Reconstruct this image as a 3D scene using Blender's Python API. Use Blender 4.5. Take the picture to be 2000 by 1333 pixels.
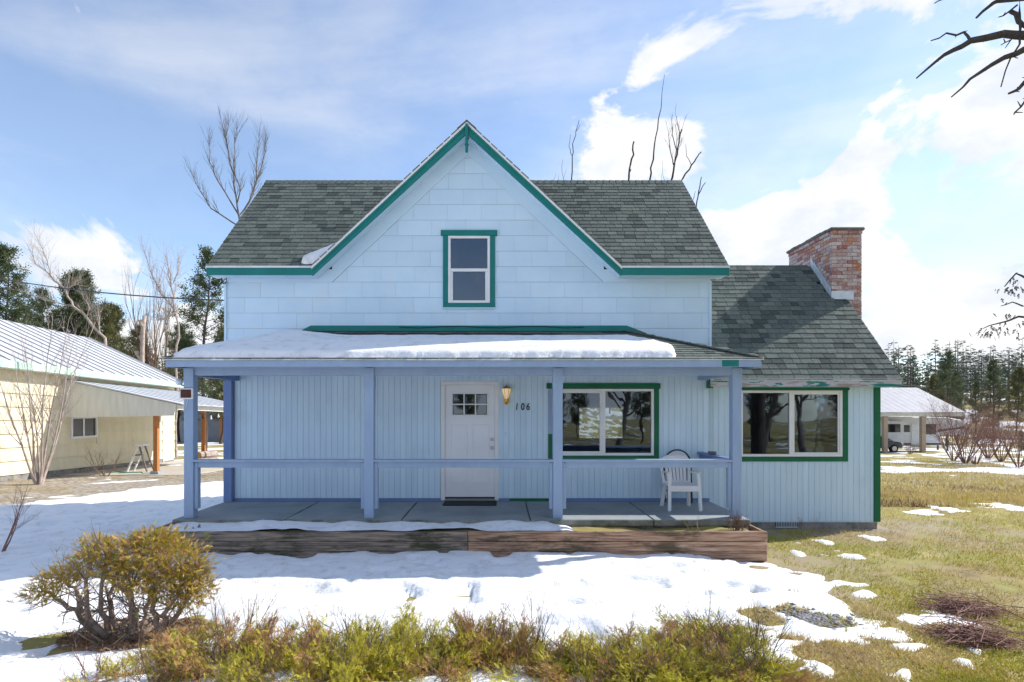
import bpy, math, random
import numpy as np
from mathutils import Vector, Matrix
R = math.radians
for o in list(bpy.data.objects): bpy.data.objects.remove(o)
S = bpy.context.scene
COL = S.collection

# ------------------------------------------------------------------ camera
FPX, CX, CY, EYE = 1111.0, 975.0, 797.0, 2.15
cam = bpy.data.cameras.new('camera'); camo = bpy.data.objects.new('camera', cam); COL.objects.link(camo)
camo.location = (0, 0, EYE); camo.rotation_euler = (R(90), 0, 0)
cam.sensor_width = 36; cam.lens = 36 * FPX / 2000; cam.shift_x = (1000 - CX) / 2000; cam.shift_y = (CY - 666.5) / 2000
cam.clip_end = 2000; cam.clip_start = 0.05
S.camera = camo
def P(px, py, Y): return Vector(((px - CX) / FPX * Y, Y, EYE + (CY - py) / FPX * Y))
def PX(px, Y): return (px - CX) / FPX * Y
def PZ(py, Y): return EYE + (CY - py) / FPX * Y

# ------------------------------------------------------------------ light
SUN_AZ, SUN_EL = 23.0, 36.0
sv = Vector((math.cos(R(SUN_EL)) * math.cos(R(SUN_AZ)), math.cos(R(SUN_EL)) * math.sin(R(SUN_AZ)), math.sin(R(SUN_EL))))
sl = bpy.data.lights.new('sun', 'SUN'); sl.energy = 3.3; sl.angle = R(0.53); sl.color = (1, .955, .88)
so = bpy.data.objects.new('sun', sl); COL.objects.link(so); so.rotation_euler = sv.to_track_quat('Z', 'Y').to_euler(); so.location = (30, 15, 30)
S.view_settings.view_transform = 'Standard'; S.view_settings.look = 'None'; S.view_settings.gamma = 1
S.view_settings.exposure = 1.02

W = bpy.data.worlds.new('World'); S.world = W; W.use_nodes = True
nt = W.node_tree; nt.nodes.clear()
def WN(t, **k):
    n = nt.nodes.new(t)
    for a, b in k.items(): setattr(n, a, b)
    return n
def wmath(op, a, b=None, clamp=False):
    n = WN('ShaderNodeMath', operation=op); n.use_clamp = clamp
    for i, q in enumerate((a, b)):
        if q is None: continue
        if isinstance(q, (int, float)): n.inputs[i].default_value = q
        else: nt.links.new(q, n.inputs[i])
    return n.outputs[0]
def wramp(val, lo, hi):
    n = WN('ShaderNodeMapRange'); n.interpolation_type = 'SMOOTHSTEP'; n.inputs[1].default_value = lo; n.inputs[2].default_value = hi
    nt.links.new(val, n.inputs[0]); return n.outputs[0]
sky = WN('ShaderNodeTexSky', sky_type='NISHITA'); sky.sun_disc = False
sky.sun_elevation = R(SUN_EL); sky.sun_rotation = R(90 - SUN_AZ); sky.air_density = 1.0; sky.dust_density = .35; sky.ozone_density = 3.0; sky.altitude = 600
tc = WN('ShaderNodeTexCoord'); sx = WN('ShaderNodeSeparateXYZ'); nt.links.new(tc.outputs['Generated'], sx.inputs[0])
dx, dy, dz = sx.outputs
def wnoise(scale, loc, detail, rough, dist=0.0, rot=0):
    m = WN('ShaderNodeMapping'); m.inputs['Scale'].default_value = scale; m.inputs['Location'].default_value = loc; m.inputs['Rotation'].default_value = (0, rot, 0)
    nt.links.new(tc.outputs['Generated'], m.inputs[0])
    n = WN('ShaderNodeTexNoise'); n.inputs['Scale'].default_value = 1; n.inputs['Detail'].default_value = detail; n.inputs['Roughness'].default_value = rough; n.inputs['Distortion'].default_value = dist
    nt.links.new(m.outputs[0], n.inputs['Vector']); return n.outputs['Fac']
# puffy cumulus: warped fractal noise; the bank stands low on the sun side, with a lower one opposite
big = wnoise((4.2, 4.2, 6.2), (2.75, 1.6, .42), 14, .56, .35)
side = wramp(dx, -.04, .30)
hi = wmath('SUBTRACT', 1.0, wramp(dz, .32, .60))
bias = wmath('MULTIPLY', wmath('MULTIPLY', side, hi), .13)
low = wmath('MULTIPLY', wmath('MULTIPLY', wmath('SUBTRACT', 1.0, wramp(dz, .17, .31)), .115), wmath('SUBTRACT', 1.0, wmath('MULTIPLY', side, .95)))
thin = wmath('MULTIPLY', wmath('MULTIPLY', wmath('SUBTRACT', 1.0, side), wramp(dz, .16, .30)), .09)
cov = wmath('SUBTRACT', wmath('ADD', wmath('ADD', big, bias), low), thin)
cum = wramp(cov, .56, .635)
wis = wnoise((1.1, 1.1, 5.0), (4.2, 1.0, 2.0), 7, .55, .6, R(24))
wis = wmath('ADD', wmath('MULTIPLY', wramp(wis, .40, .72), .36), .13)
fac = wmath('MAXIMUM', cum, wis)
shade = wramp(wnoise((6, 6, 9), (3, 2, 1.4), 8, .6), .36, .60)
cc = WN('ShaderNodeMix', data_type='RGBA'); nt.links.new(shade, cc.inputs['Factor'])
cc.inputs['A'].default_value = (.78, .84, .94, 1); cc.inputs['B'].default_value = (1, 1, 1, 1)
b1 = WN('ShaderNodeBackground'); b1.inputs[1].default_value = .118; nt.links.new(sky.outputs[0], b1.inputs[0])
b2 = WN('ShaderNodeBackground'); b2.inputs[1].default_value = .53; nt.links.new(cc.outputs['Result'], b2.inputs[0])
mx = WN('ShaderNodeMixShader'); nt.links.new(fac, mx.inputs[0]); nt.links.new(b1.outputs[0], mx.inputs[1]); nt.links.new(b2.outputs[0], mx.inputs[2])
wo = WN('ShaderNodeOutputWorld'); nt.links.new(mx.outputs[0], wo.inputs[0])

# ------------------------------------------------------------------ helpers
rng = np.random.default_rng(7); random.seed(7)
ORG = {}
def org(p): return ORG.get(p.name, Vector((0, 0, 0))) if p else Vector((0, 0, 0))
def tag(o, label=None, cat=None, group=None, kind=None):
    if label: o['label'] = label
    if cat: o['category'] = cat
    if group: o['group'] = group
    if kind: o['kind'] = kind
    return o
def thing(name, loc, label, cat, group=None):
    e = bpy.data.objects.new(name, None); COL.objects.link(e); e.location = loc; e.empty_display_size = .2
    ORG[e.name] = Vector(loc); return tag(e, label, cat, group)
class MB:
    def __init__(s): s.v = []; s.f = []; s.m = []
    def add(s, vs, fs, m=0):
        b = len(s.v); s.v += [tuple(q) for q in vs]; s.f += [tuple(i + b for i in q) for q in fs]; s.m += [m] * len(fs); return s
    def box(s, x0, x1, y0, y1, z0, z1, m=0):
        return s.add([(x0,y0,z0),(x1,y0,z0),(x1,y1,z0),(x0,y1,z0),(x0,y0,z1),(x1,y0,z1),(x1,y1,z1),(x0,y1,z1)],
                     [(0,3,2,1),(4,5,6,7),(0,1,5,4),(1,2,6,5),(2,3,7,6),(3,0,4,7)], m)
    def prism(s, poly, a0, a1, axis='y', m=0):
        n = len(poly)
        def pt(q, a): return (q[0], a, q[1]) if axis == 'y' else ((a, q[0], q[1]) if axis == 'x' else (q[0], q[1], a))
        vs = [pt(q, a0) for q in poly] + [pt(q, a1) for q in poly]
        fs = [tuple(range(n)), tuple(range(2 * n - 1, n - 1, -1))] + [(i, i + n, (i + 1) % n + n, (i + 1) % n) for i in range(n)]
        return s.add(vs, fs, m)
    def slab(s, quad, t, m=0):
        q = [Vector(a) for a in quad]; n = (q[1] - q[0]).cross(q[2] - q[0]).normalized()
        if n.z < 0: n = -n
        k = len(q); vs = q + [a - n * t for a in q]
        return s.add(vs, [tuple(range(k)), tuple(range(2 * k - 1, k - 1, -1))] + [(i, i + k, (i + 1) % k + k, (i + 1) % k) for i in range(k)], m)
    def bar(s, a, b, w, h, m=0, up=(0, 0, 1)):
        a, b = Vector(a), Vector(b); d = (b - a).normalized(); u = Vector(up)
        sd = d.cross(u)
        if sd.length < 1e-4: sd = d.cross(Vector((0, 1, 0)))
        sd.normalize(); u = sd.cross(d).normalized(); vs = []
        for p in (a, b):
            for i, j in ((-1,-1),(1,-1),(1,1),(-1,1)): vs.append(p + sd * (i * w / 2) + u * (j * h / 2))
        return s.add(vs, [(0,1,2,3),(7,6,5,4),(0,4,5,1),(1,5,6,2),(2,6,7,3),(3,7,4,0)], m)
    def tube(s, pts, rad, n=6, m=0):
        pts = [Vector(p) for p in pts]; k = len(pts)
        if isinstance(rad, (int, float)): rad = [rad] * k
        base = len(s.v)
        ref = Vector((.31, .2, .93))
        for i, p in enumerate(pts):
            d = (pts[min(i + 1, k - 1)] - pts[max(i - 1, 0)]).normalized()
            a = d.cross(ref)
            if a.length < 1e-3: a = d.cross(Vector((1, 0, 0)))
            a.normalize(); b = d.cross(a)
            for j in range(n):
                t = 2 * math.pi * j / n; s.v.append(tuple(p + (a * math.cos(t) + b * math.sin(t)) * rad[i]))
        for i in range(k - 1):
            for j in range(n):
                s.f.append((base + i * n + j, base + i * n + (j + 1) % n, base + (i + 1) * n + (j + 1) % n, base + (i + 1) * n + j)); s.m.append(m)
        s.f.append(tuple(base + j for j in range(n))); s.m.append(m)
        s.f.append(tuple(base + (k - 1) * n + j for j in range(n))); s.m.append(m)
        return s
    def lathe(s, c, prof, n=16, m=0):
        base = len(s.v); k = len(prof)
        for r, z in prof:
            for j in range(n):
                t = 2 * math.pi * j / n; s.v.append((c[0] + r * math.cos(t), c[1] + r * math.sin(t), c[2] + z))
        for i in range(k - 1):
            for j in range(n): s.f.append((base+i*n+j, base+i*n+(j+1)%n, base+(i+1)*n+(j+1)%n, base+(i+1)*n+j)); s.m.append(m)
        return s
    def build(s, name, mats, parent=None, smooth=False, bevel=0):
        o0 = org(parent)
        me = bpy.data.meshes.new(name); me.from_pydata([(a - o0.x, b - o0.y, c - o0.z) for a, b, c in s.v], [], s.f); me.shade_flat()
        for mt in (mats if isinstance(mats, (list, tuple)) else [mats]): me.materials.append(mt)
        if any(s.m): me.polygons.foreach_set('material_index', s.m)
        if smooth: me.shade_smooth()
        me.update()
        o = bpy.data.objects.new(name, me); COL.objects.link(o)
        if parent: o.parent = parent; ORG[o.name] = o0
        if bevel:
            b = o.modifiers.new('bevel', 'BEVEL'); b.width = bevel; b.segments = 1; b.limit_method = 'ANGLE'
        return o
def npmesh(name, V, F, mats, mi=None, parent=None, smooth=False, attr=None):
    V = np.asarray(V, dtype=np.float32); F = np.asarray(F, dtype=np.int32)
    o0 = org(parent); V = V - np.array(o0, dtype=np.float32)
    me = bpy.data.meshes.new(name); k = F.shape[1]
    me.vertices.add(len(V)); me.vertices.foreach_set('co', V.ravel())
    me.loops.add(F.size); me.loops.foreach_set('vertex_index', F.ravel())
    me.polygons.add(len(F)); me.polygons.foreach_set('loop_start', np.arange(0, F.size, k, dtype=np.int32))
    for mt in (mats if isinstance(mats, (list, tuple)) else [mats]): me.materials.append(mt)
    if mi is not None: me.polygons.foreach_set('material_index', np.asarray(mi, dtype=np.int32))
    me.polygons.foreach_set('use_smooth', np.full(len(F), smooth, dtype=bool))
    me.update(calc_edges=True)
    if attr is not None:
        a = me.attributes.new('rnd', 'FLOAT', 'FACE'); a.data.foreach_set('value', np.asarray(attr, dtype=np.float32))
    o = bpy.data.objects.new(name, me); COL.objects.link(o)
    if parent: o.parent = parent; ORG[o.name] = o0
    return o
def copy_tree(o, loc=None, rz=None, sc=None, parent=None):
    c = o.copy(); COL.objects.link(c); c.parent = parent
    if loc is not None: c.location = loc
    if rz is not None: c.rotation_euler = (0, 0, rz)
    if sc is not None: c.scale = sc if isinstance(sc, (tuple, list)) else (sc, sc, sc)
    for ch in o.children: copy_tree(ch, parent=c)
    return c

# ------------------------------------------------------------------ materials
def mat(name, stops, scale=4, rough=.75, bump=0, bscale=60, rand=0.0, metal=0, stretch=(1, 1, 1), detail=6, spec=.3, dirt=None, emis=None, transl=0, attr=False):
    m = bpy.data.materials.new(name); m.use_nodes = True; t = m.node_tree; t.nodes.clear()
    N = lambda k: t.nodes.new(k); L = t.links.new
    out = N('ShaderNodeOutputMaterial'); p = N('ShaderNodeBsdfPrincipled'); L(p.outputs[0], out.inputs[0])
    p.inputs['Roughness'].default_value = rough; p.inputs['Metallic'].default_value = metal; p.inputs['Specular IOR Level'].default_value = spec
    g = N('ShaderNodeNewGeometry'); mp = N('ShaderNodeMapping'); mp.inputs['Scale'].default_value = stretch; L(g.outputs['Position'], mp.inputs[0])
    nz = N('ShaderNodeTexNoise'); nz.inputs['Scale'].default_value = scale; nz.inputs['Detail'].default_value = detail; nz.inputs['Roughness'].default_value = .6; L(mp.outputs[0], nz.inputs['Vector'])
    cr = N('ShaderNodeValToRGB'); L(nz.outputs['Fac'], cr.inputs[0])
    st = stops if isinstance(stops[0], (tuple, list)) and len(stops[0]) == 2 else [(.5, stops)]
    el = cr.color_ramp.elements
    while len(el) < len(st): el.new(.5)
    while len(el) > max(1, len(st)): el.remove(el[-1])
    for e, (q, c) in zip(el, st): e.position = q; e.color = (*c, 1)
    col = cr.outputs[0]
    if rand or attr:
        oi = N('ShaderNodeObjectInfo'); at = N('ShaderNodeAttribute'); at.attribute_name = 'rnd'
        ad = N('ShaderNodeMath'); ad.operation = 'ADD'; L(oi.outputs['Random'], ad.inputs[0]); L(at.outputs['Fac'], ad.inputs[1])
        fr = N('ShaderNodeMath'); fr.operation = 'FRACT'; L(ad.outputs[0], fr.inputs[0])
        if attr:   # colour family per piece
            c2 = N('ShaderNodeValToRGB'); L(fr.outputs[0], c2.inputs[0]); e2 = c2.color_ramp.elements
            while len(e2) < len(attr): e2.new(.5)
            for e, (q, c) in zip(e2, attr): e.position = q; e.color = (*c, 1)
            mm = N('ShaderNodeMix'); mm.data_type = 'RGBA'; mm.blend_type = 'MULTIPLY'; mm.inputs['Factor'].default_value = 1; L(col, mm.inputs['A']); L(c2.outputs[0], mm.inputs['B']); col = mm.outputs['Result']
        if rand:
            mr = N('ShaderNodeMapRange'); mr.inputs[3].default_value = 1 - rand; mr.inputs[4].default_value = 1 + rand; L(fr.outputs[0], mr.inputs[0])
            hs = N('ShaderNodeHueSaturation'); L(mr.outputs[0], hs.inputs['Value']); L(col, hs.inputs['Color']); col = hs.outputs[0]
    if dirt:   # (colour, scale, lo, hi, amount): stains with their own shape
        dn = N('ShaderNodeTexNoise'); dn.inputs['Scale'].default_value = dirt[1]; dn.inputs['Detail'].default_value = 8; dn.inputs['Roughness'].default_value = .68
        dm = N('ShaderNodeMapping'); dm.inputs['Location'].default_value = (3.1, 7.7, 1.3); dm.inputs['Scale'].default_value = dirt[5] if len(dirt) > 5 else (1, 1, 1)
        L(g.outputs['Position'], dm.inputs[0]); L(dm.outputs[0], dn.inputs['Vector'])
        dr = N('ShaderNodeMapRange'); dr.inputs[1].default_value = dirt[2]; dr.inputs[2].default_value = dirt[3]; dr.inputs[4].default_value = dirt[4]; L(dn.outputs['Fac'], dr.inputs[0])
        dx_ = N('ShaderNodeMix'); dx_.data_type = 'RGBA'; L(dr.outputs[0], dx_.inputs['Factor']); L(col, dx_.inputs['A']); dx_.inputs['B'].default_value = (*dirt[0], 1); col = dx_.outputs['Result']
    L(col, p.inputs['Base Color'])
    if emis: p.inputs['Emission Color'].default_value = (*emis[0], 1); p.inputs['Emission Strength'].default_value = emis[1]
    if bump:
        bn = N('ShaderNodeTexNoise'); bn.inputs['Scale'].default_value = bscale; bn.inputs['Detail'].default_value = 8; L(mp.outputs[0], bn.inputs['Vector'])
        bp = N('ShaderNodeBump'); bp.inputs['Strength'].default_value = bump; bp.inputs['Distance'].default_value = .02; L(bn.outputs['Fac'], bp.inputs['Height']); L(bp.outputs[0], p.inputs['Normal'])
    if transl:
        tr = N('ShaderNodeBsdfTranslucent'); L(col, tr.inputs[0]); ms = N('ShaderNodeMixShader'); ms.inputs[0].default_value = transl
        L(p.outputs[0], ms.inputs[1]); L(tr.outputs[0], ms.inputs[2]); L(ms.outputs[0], out.inputs[0])
    return m
M = {}
M['siding'] = mat('pale_blue_siding', [(.35, (.53, .69, .84)), (.65, (.59, .745, .88))], 1.2, .6, .06, 30, .035, dirt=((.66, .70, .74), 2.2, .55, .75, .65))
M['plank'] = mat('pale_blue_boards', [(.35, (.53, .69, .835)), (.65, (.59, .74, .875))], 1.5, .6, .12, 14, .03, stretch=(6, 6, .6), dirt=((.44, .56, .63), 3, .56, .75, .55, (1, 1, .4)))
M['frieze'] = mat('pale_blue_trim', [(.3, (.54, .70, .845)), (.7, (.60, .755, .885))], 2, .55, .05, 30, dirt=((.66, .62, .52), 1.6, .66, .74, .55, (1, 1, 3)))
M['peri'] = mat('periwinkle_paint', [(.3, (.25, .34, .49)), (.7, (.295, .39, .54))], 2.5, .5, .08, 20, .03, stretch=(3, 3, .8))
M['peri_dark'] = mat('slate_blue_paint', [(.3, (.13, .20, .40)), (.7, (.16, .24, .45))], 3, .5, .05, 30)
M['teal'] = mat('teal_paint', [(.3, (.004, .155, .145)), (.7, (.008, .19, .175))], 3, .45, .06, 25, dirt=((.38, .5, .55), 7, .70, .76, .6))
M['green'] = mat('green_paint', [(.3, (.004, .105, .05)), (.7, (.008, .14, .07))], 3, .45, .06, 25, dirt=((.35, .5, .55), 9, .72, .78, .5))
M['peeling'] = mat('peeling_teal_fascia', [(.42, (.30, .24, .23)), (.47, (.45, .44, .48)), (.53, (.46, .47, .53)), (.56, (.01, .18, .16)), (.7, (.01, .2, .18))], 2.6, .6, .15, 30, stretch=(.55, 1, 3.5), detail=9)
M['drip'] = mat('white_drip_edge', [(.3, (.70, .70, .72)), (.7, (.8, .8, .82))], 3, .45)
M['vinyl'] = mat('white_vinyl', [(.3, (.70, .71, .73)), (.7, (.80, .80, .81))], 3, .4)
M['door'] = mat('white_door_paint', [(.3, (.73, .75, .80)), (.7, (.81, .83, .86))], 1.6, .42, .03, 40, dirt=((.4, .42, .48), 9, .68, .8, .5))
M['shingle'] = mat('asphalt_shingle', [(.3, (.085, .10, .095)), (.7, (.155, .172, .16))], 28, .92, .5, 260, .10, detail=10, spec=.15,
                   attr=[(.0, (.50, .55, .56)), (.25, (.92, .96, .94)), (.55, (1.28, 1.28, 1.22)), (.75, (.82, .88, .88)), (1, (1.12, 1.18, 1.1))], dirt=((.085, .11, .06), 1.3, .60, .78, .35))
M['roofdark'] = mat('roof_felt', [(.3, (.018, .02, .022)), (.7, (.03, .033, .035))], 12, .95)
M['brick'] = mat('old_brick', [(.3, (.72, .70, .70)), (.5, (1, 1, 1)), (.72, (1.25, 1.3, 1.35))], 26, .9, .5, 90, .12, detail=9, spec=.2,
                 attr=[(0, (.36, .15, .13)), (.2, (.43, .25, .23)), (.42, (.50, .38, .36)), (.65, (.53, .46, .45)), (.82, (.42, .27, .27)), (.94, (.44, .19, .10))], dirt=((.6, .57, .56), 14, .52, .68, .55))
M['mortar'] = mat('mortar', [(.3, (.22, .21, .21)), (.7, (.36, .35, .34))], 30, .95, .3, 120)
M['cap'] = mat('chimney_cap', [(.3, (.10, .095, .095)), (.7, (.20, .18, .175))], 12, .95, .5, 60)
M['flash'] = mat('galvanised', [(.3, (.50, .55, .62)), (.7, (.62, .67, .74))], 6, .45, metal=.3)
M['concrete'] = mat('porch_concrete', [(.3, (.20, .235, .25)), (.55, (.27, .30, .315)), (.75, (.33, .35, .36))], 1.6, .85, .12, 70, .04, dirt=((.12, .14, .14), 5, .64, .74, .6, (1, 2.5, 1)))
M['found'] = mat('foundation_concrete', [(.3, (.20, .19, .18)), (.7, (.34, .32, .30))], 7, .95, .4, 60, dirt=((.07, .09, .05), 4, .52, .66, .8))
M['slabedge'] = mat('mossy_concrete', [(.35, (.16, .17, .14)), (.65, (.26, .26, .24))], 5, .95, .4, 60, dirt=((.045, .075, .03), 2.2, .5, .62, .85))
M['timber'] = mat('weathered_timber', [(.34, (.075, .062, .05)), (.48, (.19, .155, .125)), (.58, (.27, .21, .165)), (.7, (.36, .27, .21))], 5.0, .85, .35, 34, .10, stretch=(.5, 3, 8), detail=10, dirt=((.04, .045, .02), 1.3, .53, .62, .85, (.7, 1, 2.5)))
M['cedar'] = mat('reddish_timber', [(.34, (.15, .09, .06)), (.46, (.34, .20, .13)), (.58, (.45, .29, .20)), (.7, (.56, .39, .28))], 5.0, .85, .35, 34, .08, stretch=(.5, 3, 8), detail=10, dirt=((.075, .062, .035), 1.1, .54, .62, .85, (.7, 1, 2.5)))
M['rawwood'] = mat('stained_post', [(.3, (.34, .13, .04)), (.7, (.46, .20, .07))], 3, .7, .2, 30, stretch=(4, 4, .6))
M['snow'] = mat('snow', [(.3, (.78, .79, .82)), (.7, (.84, .85, .87))], 2, .6, .5, 26, spec=.2, detail=8, dirt=((.50, .49, .47), 5.5, .52, .72, .75))
M['cream'] = mat('cream_siding', [(.3, (.66, .59, .40)), (.7, (.74, .68, .50))], 1.2, .7, .1, 30, .04, stretch=(3, 3, .7), dirt=((.42, .37, .25), 2.4, .60, .74, .5, (1, 1, .4)))
M['creamw'] = mat('off_white_panel', [(.3, (.56, .56, .50)), (.7, (.68, .67, .62))], 2, .7, .1, 30, stretch=(4, 4, .5), dirt=((.45, .43, .36), 3, .58, .75, .5, (1, 1, .3)))
M['mint'] = mat('mint_gutter', [(.3, (.40, .62, .52)), (.7, (.50, .70, .60))], 3, .5)
M['metalroof'] = mat('white_metal_roof', [(.3, (.47, .49, .53)), (.7, (.60, .61, .65))], 1.5, .5, .04, 30, .03)
M['seam'] = mat('roof_seam', (.32, .33, .36), 4, .6)
M['ground'] = None
M['bark'] = mat('grey_bark', [(.3, (.10, .085, .075)), (.7, (.20, .175, .16))], 20, .95, .5, 60)
M['barkpale'] = mat('pale_bark', [(.3, (.26, .20, .17)), (.7, (.48, .41, .37))], 6, .95, .4, 40)
M['barkdark'] = mat('dark_bark', [(.3, (.045, .038, .036)), (.7, (.09, .075, .07))], 20, .95, .4, 60)
M['twig'] = mat('brown_twig', [(.3, (.13, .085, .06)), (.7, (.24, .16, .115))], 12, .9)
M['redtwig'] = mat('reddish_twig', [(.3, (.16, .075, .06)), (.7, (.30, .17, .14))], 8, .9)
M['needle'] = mat('pine_needles', [(.3, (.045, .068, .032)), (.55, (.085, .108, .048)), (.75, (.15, .16, .075))], .9, .7, transl=.2)
M['needle2'] = mat('olive_pine_needles', [(.3, (.075, .085, .03)), (.7, (.17, .16, .06))], .8, .7, transl=.2)
M['farneedle'] = mat('far_conifer_needles', [(.3, (.055, .08, .06)), (.7, (.12, .145, .10))], .15, .8)
M['jun_y'] = mat('yellow_juniper', [(.3, (.38, .34, .03)), (.7, (.58, .51, .065))], 5, .6, transl=.25)
M['jun_g'] = mat('green_juniper', [(.3, (.13, .18, .022)), (.7, (.28, .31, .045))], 5, .6, transl=.25)
M['jun_b'] = mat('brown_juniper', [(.3, (.32, .16, .07)), (.7, (.50, .29, .14))], 5, .8, transl=.2)
M['gold'] = mat('golden_foliage', [(.3, (.30, .20, .025)), (.7, (.52, .37, .06))], 5, .6, transl=.25)
M['gr_g'] = mat('grass_green', [(.3, (.28, .28, .022)), (.7, (.50, .45, .05))], 2, .7, transl=.3)
M['gr_s'] = mat('grass_straw', [(.3, (.42, .31, .13)), (.7, (.60, .46, .23))], 2, .8, transl=.3)
M['gr_o'] = mat('grass_olive', [(.3, (.38, .30, .05)), (.7, (.56, .44, .10))], 2, .75, transl=.3)
M['pebble'] = mat('pebbles', [(.3, (.16, .16, .17)), (.7, (.34, .33, .33))], 9, .85, .2, 60)
M['plastic'] = mat('white_plastic', [(.3, (.66, .67, .70)), (.7, (.74, .75, .77))], 4, .4, dirt=((.5, .5, .5), 12, .6, .8, .4))
M['black'] = mat('black_metal', (.018, .019, .022), 4, .45)
M['mat'] = mat('doormat', [(.3, (.018, .022, .026)), (.7, (.05, .055, .06))], 60, .95, .6, 200)
M['brass'] = mat('brass', [(.3, (.50, .31, .07)), (.7, (.62, .40, .11))], 8, .28, metal=.9)
M['nickel'] = mat('satin_nickel', (.42, .42, .43), 8, .3, metal=.9)
M['bulb'] = mat('lit_bulb', (1, .75, .4), 4, .4, emis=((1, .72, .36), 3.0))
M['solar'] = mat('solar_cell', [(.3, (.05, .014, .012)), (.7, (.09, .028, .02))], 14, .25)
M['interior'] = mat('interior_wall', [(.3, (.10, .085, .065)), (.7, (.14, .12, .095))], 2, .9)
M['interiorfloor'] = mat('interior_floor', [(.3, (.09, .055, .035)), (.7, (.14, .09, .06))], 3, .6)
M['rvwhite'] = mat('trailer_white', [(.3, (.60, .62, .65)), (.7, (.70, .71, .73))], 2, .35)
M['rvdark'] = mat('trailer_dark_stripe', (.05, .055, .065), 3, .4)
M['carpaint'] = mat('dark_car_paint', [(.3, (.015, .018, .024)), (.7, (.022, .026, .034))], 2, .2, spec=.6)
M['tyre'] = mat('tyre_rubber', (.015, .015, .015), 4, .9)
M['darkglass'] = mat('dark_glass', (.012, .014, .018), 4, .08, spec=.8)
M['greywall'] = mat('grey_house_wall', [(.3, (.22, .25, .30)), (.7, (.28, .31, .36))], 2, .8)
M['logend'] = mat('cut_log', [(.3, (.46, .27, .12)), (.7, (.60, .40, .21))], 14, .9)
M['hose'] = mat('green_hose', (.01, .20, .13), 4, .5)
M['rednet'] = mat('red_leaf_litter', [(.3, (.26, .09, .07)), (.7, (.36, .16, .12))], 10, .9)
M['lampglass'] = mat('lamp_glass', (.7, .6, .42), 4, .2, emis=((1, .75, .42), .18))
M['cord'] = mat('white_cord', (.6, .62, .64), 4, .5)
def glass_mat(name, ior=1.75, tint=(.55, .6, .6)):
    m = bpy.data.materials.new(name); m.use_nodes = True; t = m.node_tree; t.nodes.clear()
    o = t.nodes.new('ShaderNodeOutputMaterial'); mx = t.nodes.new('ShaderNodeMixShader'); tr = t.nodes.new('ShaderNodeBsdfTransparent'); gl = t.nodes.new('ShaderNodeBsdfGlossy'); fr = t.nodes.new('ShaderNodeFresnel')
    tr.inputs[0].default_value = (*tint, 1); gl.inputs['Roughness'].default_value = .012; gl.inputs['Color'].default_value = (.72, .84, 1, 1); fr.inputs['IOR'].default_value = ior
    n = t.nodes.new('ShaderNodeTexNoise'); n.inputs['Scale'].default_value = 2.2; b = t.nodes.new('ShaderNodeBump'); b.inputs['Strength'].default_value = .03; b.inputs['Distance'].default_value = .05
    g = t.nodes.new('ShaderNodeNewGeometry'); t.links.new(g.outputs['Position'], n.inputs['Vector']); t.links.new(n.outputs['Fac'], b.inputs['Height']); t.links.new(b.outputs[0], gl.inputs['Normal'])
    t.links.new(fr.outputs[0], mx.inputs[0]); t.links.new(tr.outputs[0], mx.inputs[1]); t.links.new(gl.outputs[0], mx.inputs[2]); t.links.new(mx.outputs[0], o.inputs[0]); return m
M['glass'] = glass_mat('window_glass', 2.05, (.5, .54, .54))

# ------------------------------------------------------------------ noise
def _h(ix, iy, s):
    n = (ix.astype(np.int64) * 374761393 + iy.astype(np.int64) * 668265263 + s * 1274126177) & 0xffffffff
    n = ((n ^ (n >> 13)) * 1274126177) & 0xffffffff
    return ((n ^ (n >> 16)) & 0xffff) / 65535.0
def vnoise(x, y, s=0):
    x = np.asarray(x, float); y = np.asarray(y, float); ix = np.floor(x); iy = np.floor(y); fx = x - ix; fy = y - iy
    fx = fx * fx * (3 - 2 * fx); fy = fy * fy * (3 - 2 * fy)
    a, b, c, d = _h(ix, iy, s), _h(ix + 1, iy, s), _h(ix, iy + 1, s), _h(ix + 1, iy + 1, s)
    return (a + (b - a) * fx) * (1 - fy) + (c + (d - c) * fx) * fy
def fbm(x, y, f=1, o=4, s=0):
    r = 0; a = .5; t = 0
    for k in range(o): r = r + a * vnoise(np.asarray(x) * f, np.asarray(y) * f, s + k); t += a; a *= .5; f *= 2.03
    return r / t
def sst(a, b, x): t = np.clip((np.asarray(x, float) - a) / (b - a), 0, 1); return t * t * (3 - 2 * t)

# ------------------------------------------------------------------ ground and snow
def gz(x, y):
    x = np.asarray(x, float); y = np.asarray(y, float)
    z = -(.030 + .012 * sst(0, 20, x)) * np.clip(y - 10, 0, 55)
    z = z - .09 * sst(2.6, 5.2, x) * sst(14, 9, y) + .05 * sst(6.5, 4, y)
    far = np.hypot(x, y)
    z = z + sst(75, 230, y) * (9 + 5 * fbm(x, y, .012, 3, 5)) + sst(70, 300, np.abs(x)) * 4
    z = z + (fbm(x, y, .5, 4, 11) - .5) * .07 * sst(2, 9, far) + (fbm(x, y, 3.1, 3, 21) - .5) * .03
    return z
def gpt(px, py):
    Y = 2388.7 / (py - CY); return PX(px, Y), Y
EDY = np.array([-50, 1.5, 3.0, 4.3, 4.7, 5.0, 5.35, 5.6, 5.8, 6.2, 6.7, 7.1, 7.5, 8.0, 8.6, 12, 15, 19, 400])
EDX = np.array([-3, -2, .2, .6, 1.8, 2.7, 3.4, 4.0, 4.05, 3.85, 3.95, 4.65, 4.3, 3.8, 3.2, -4, -3, 2, 2])
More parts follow.
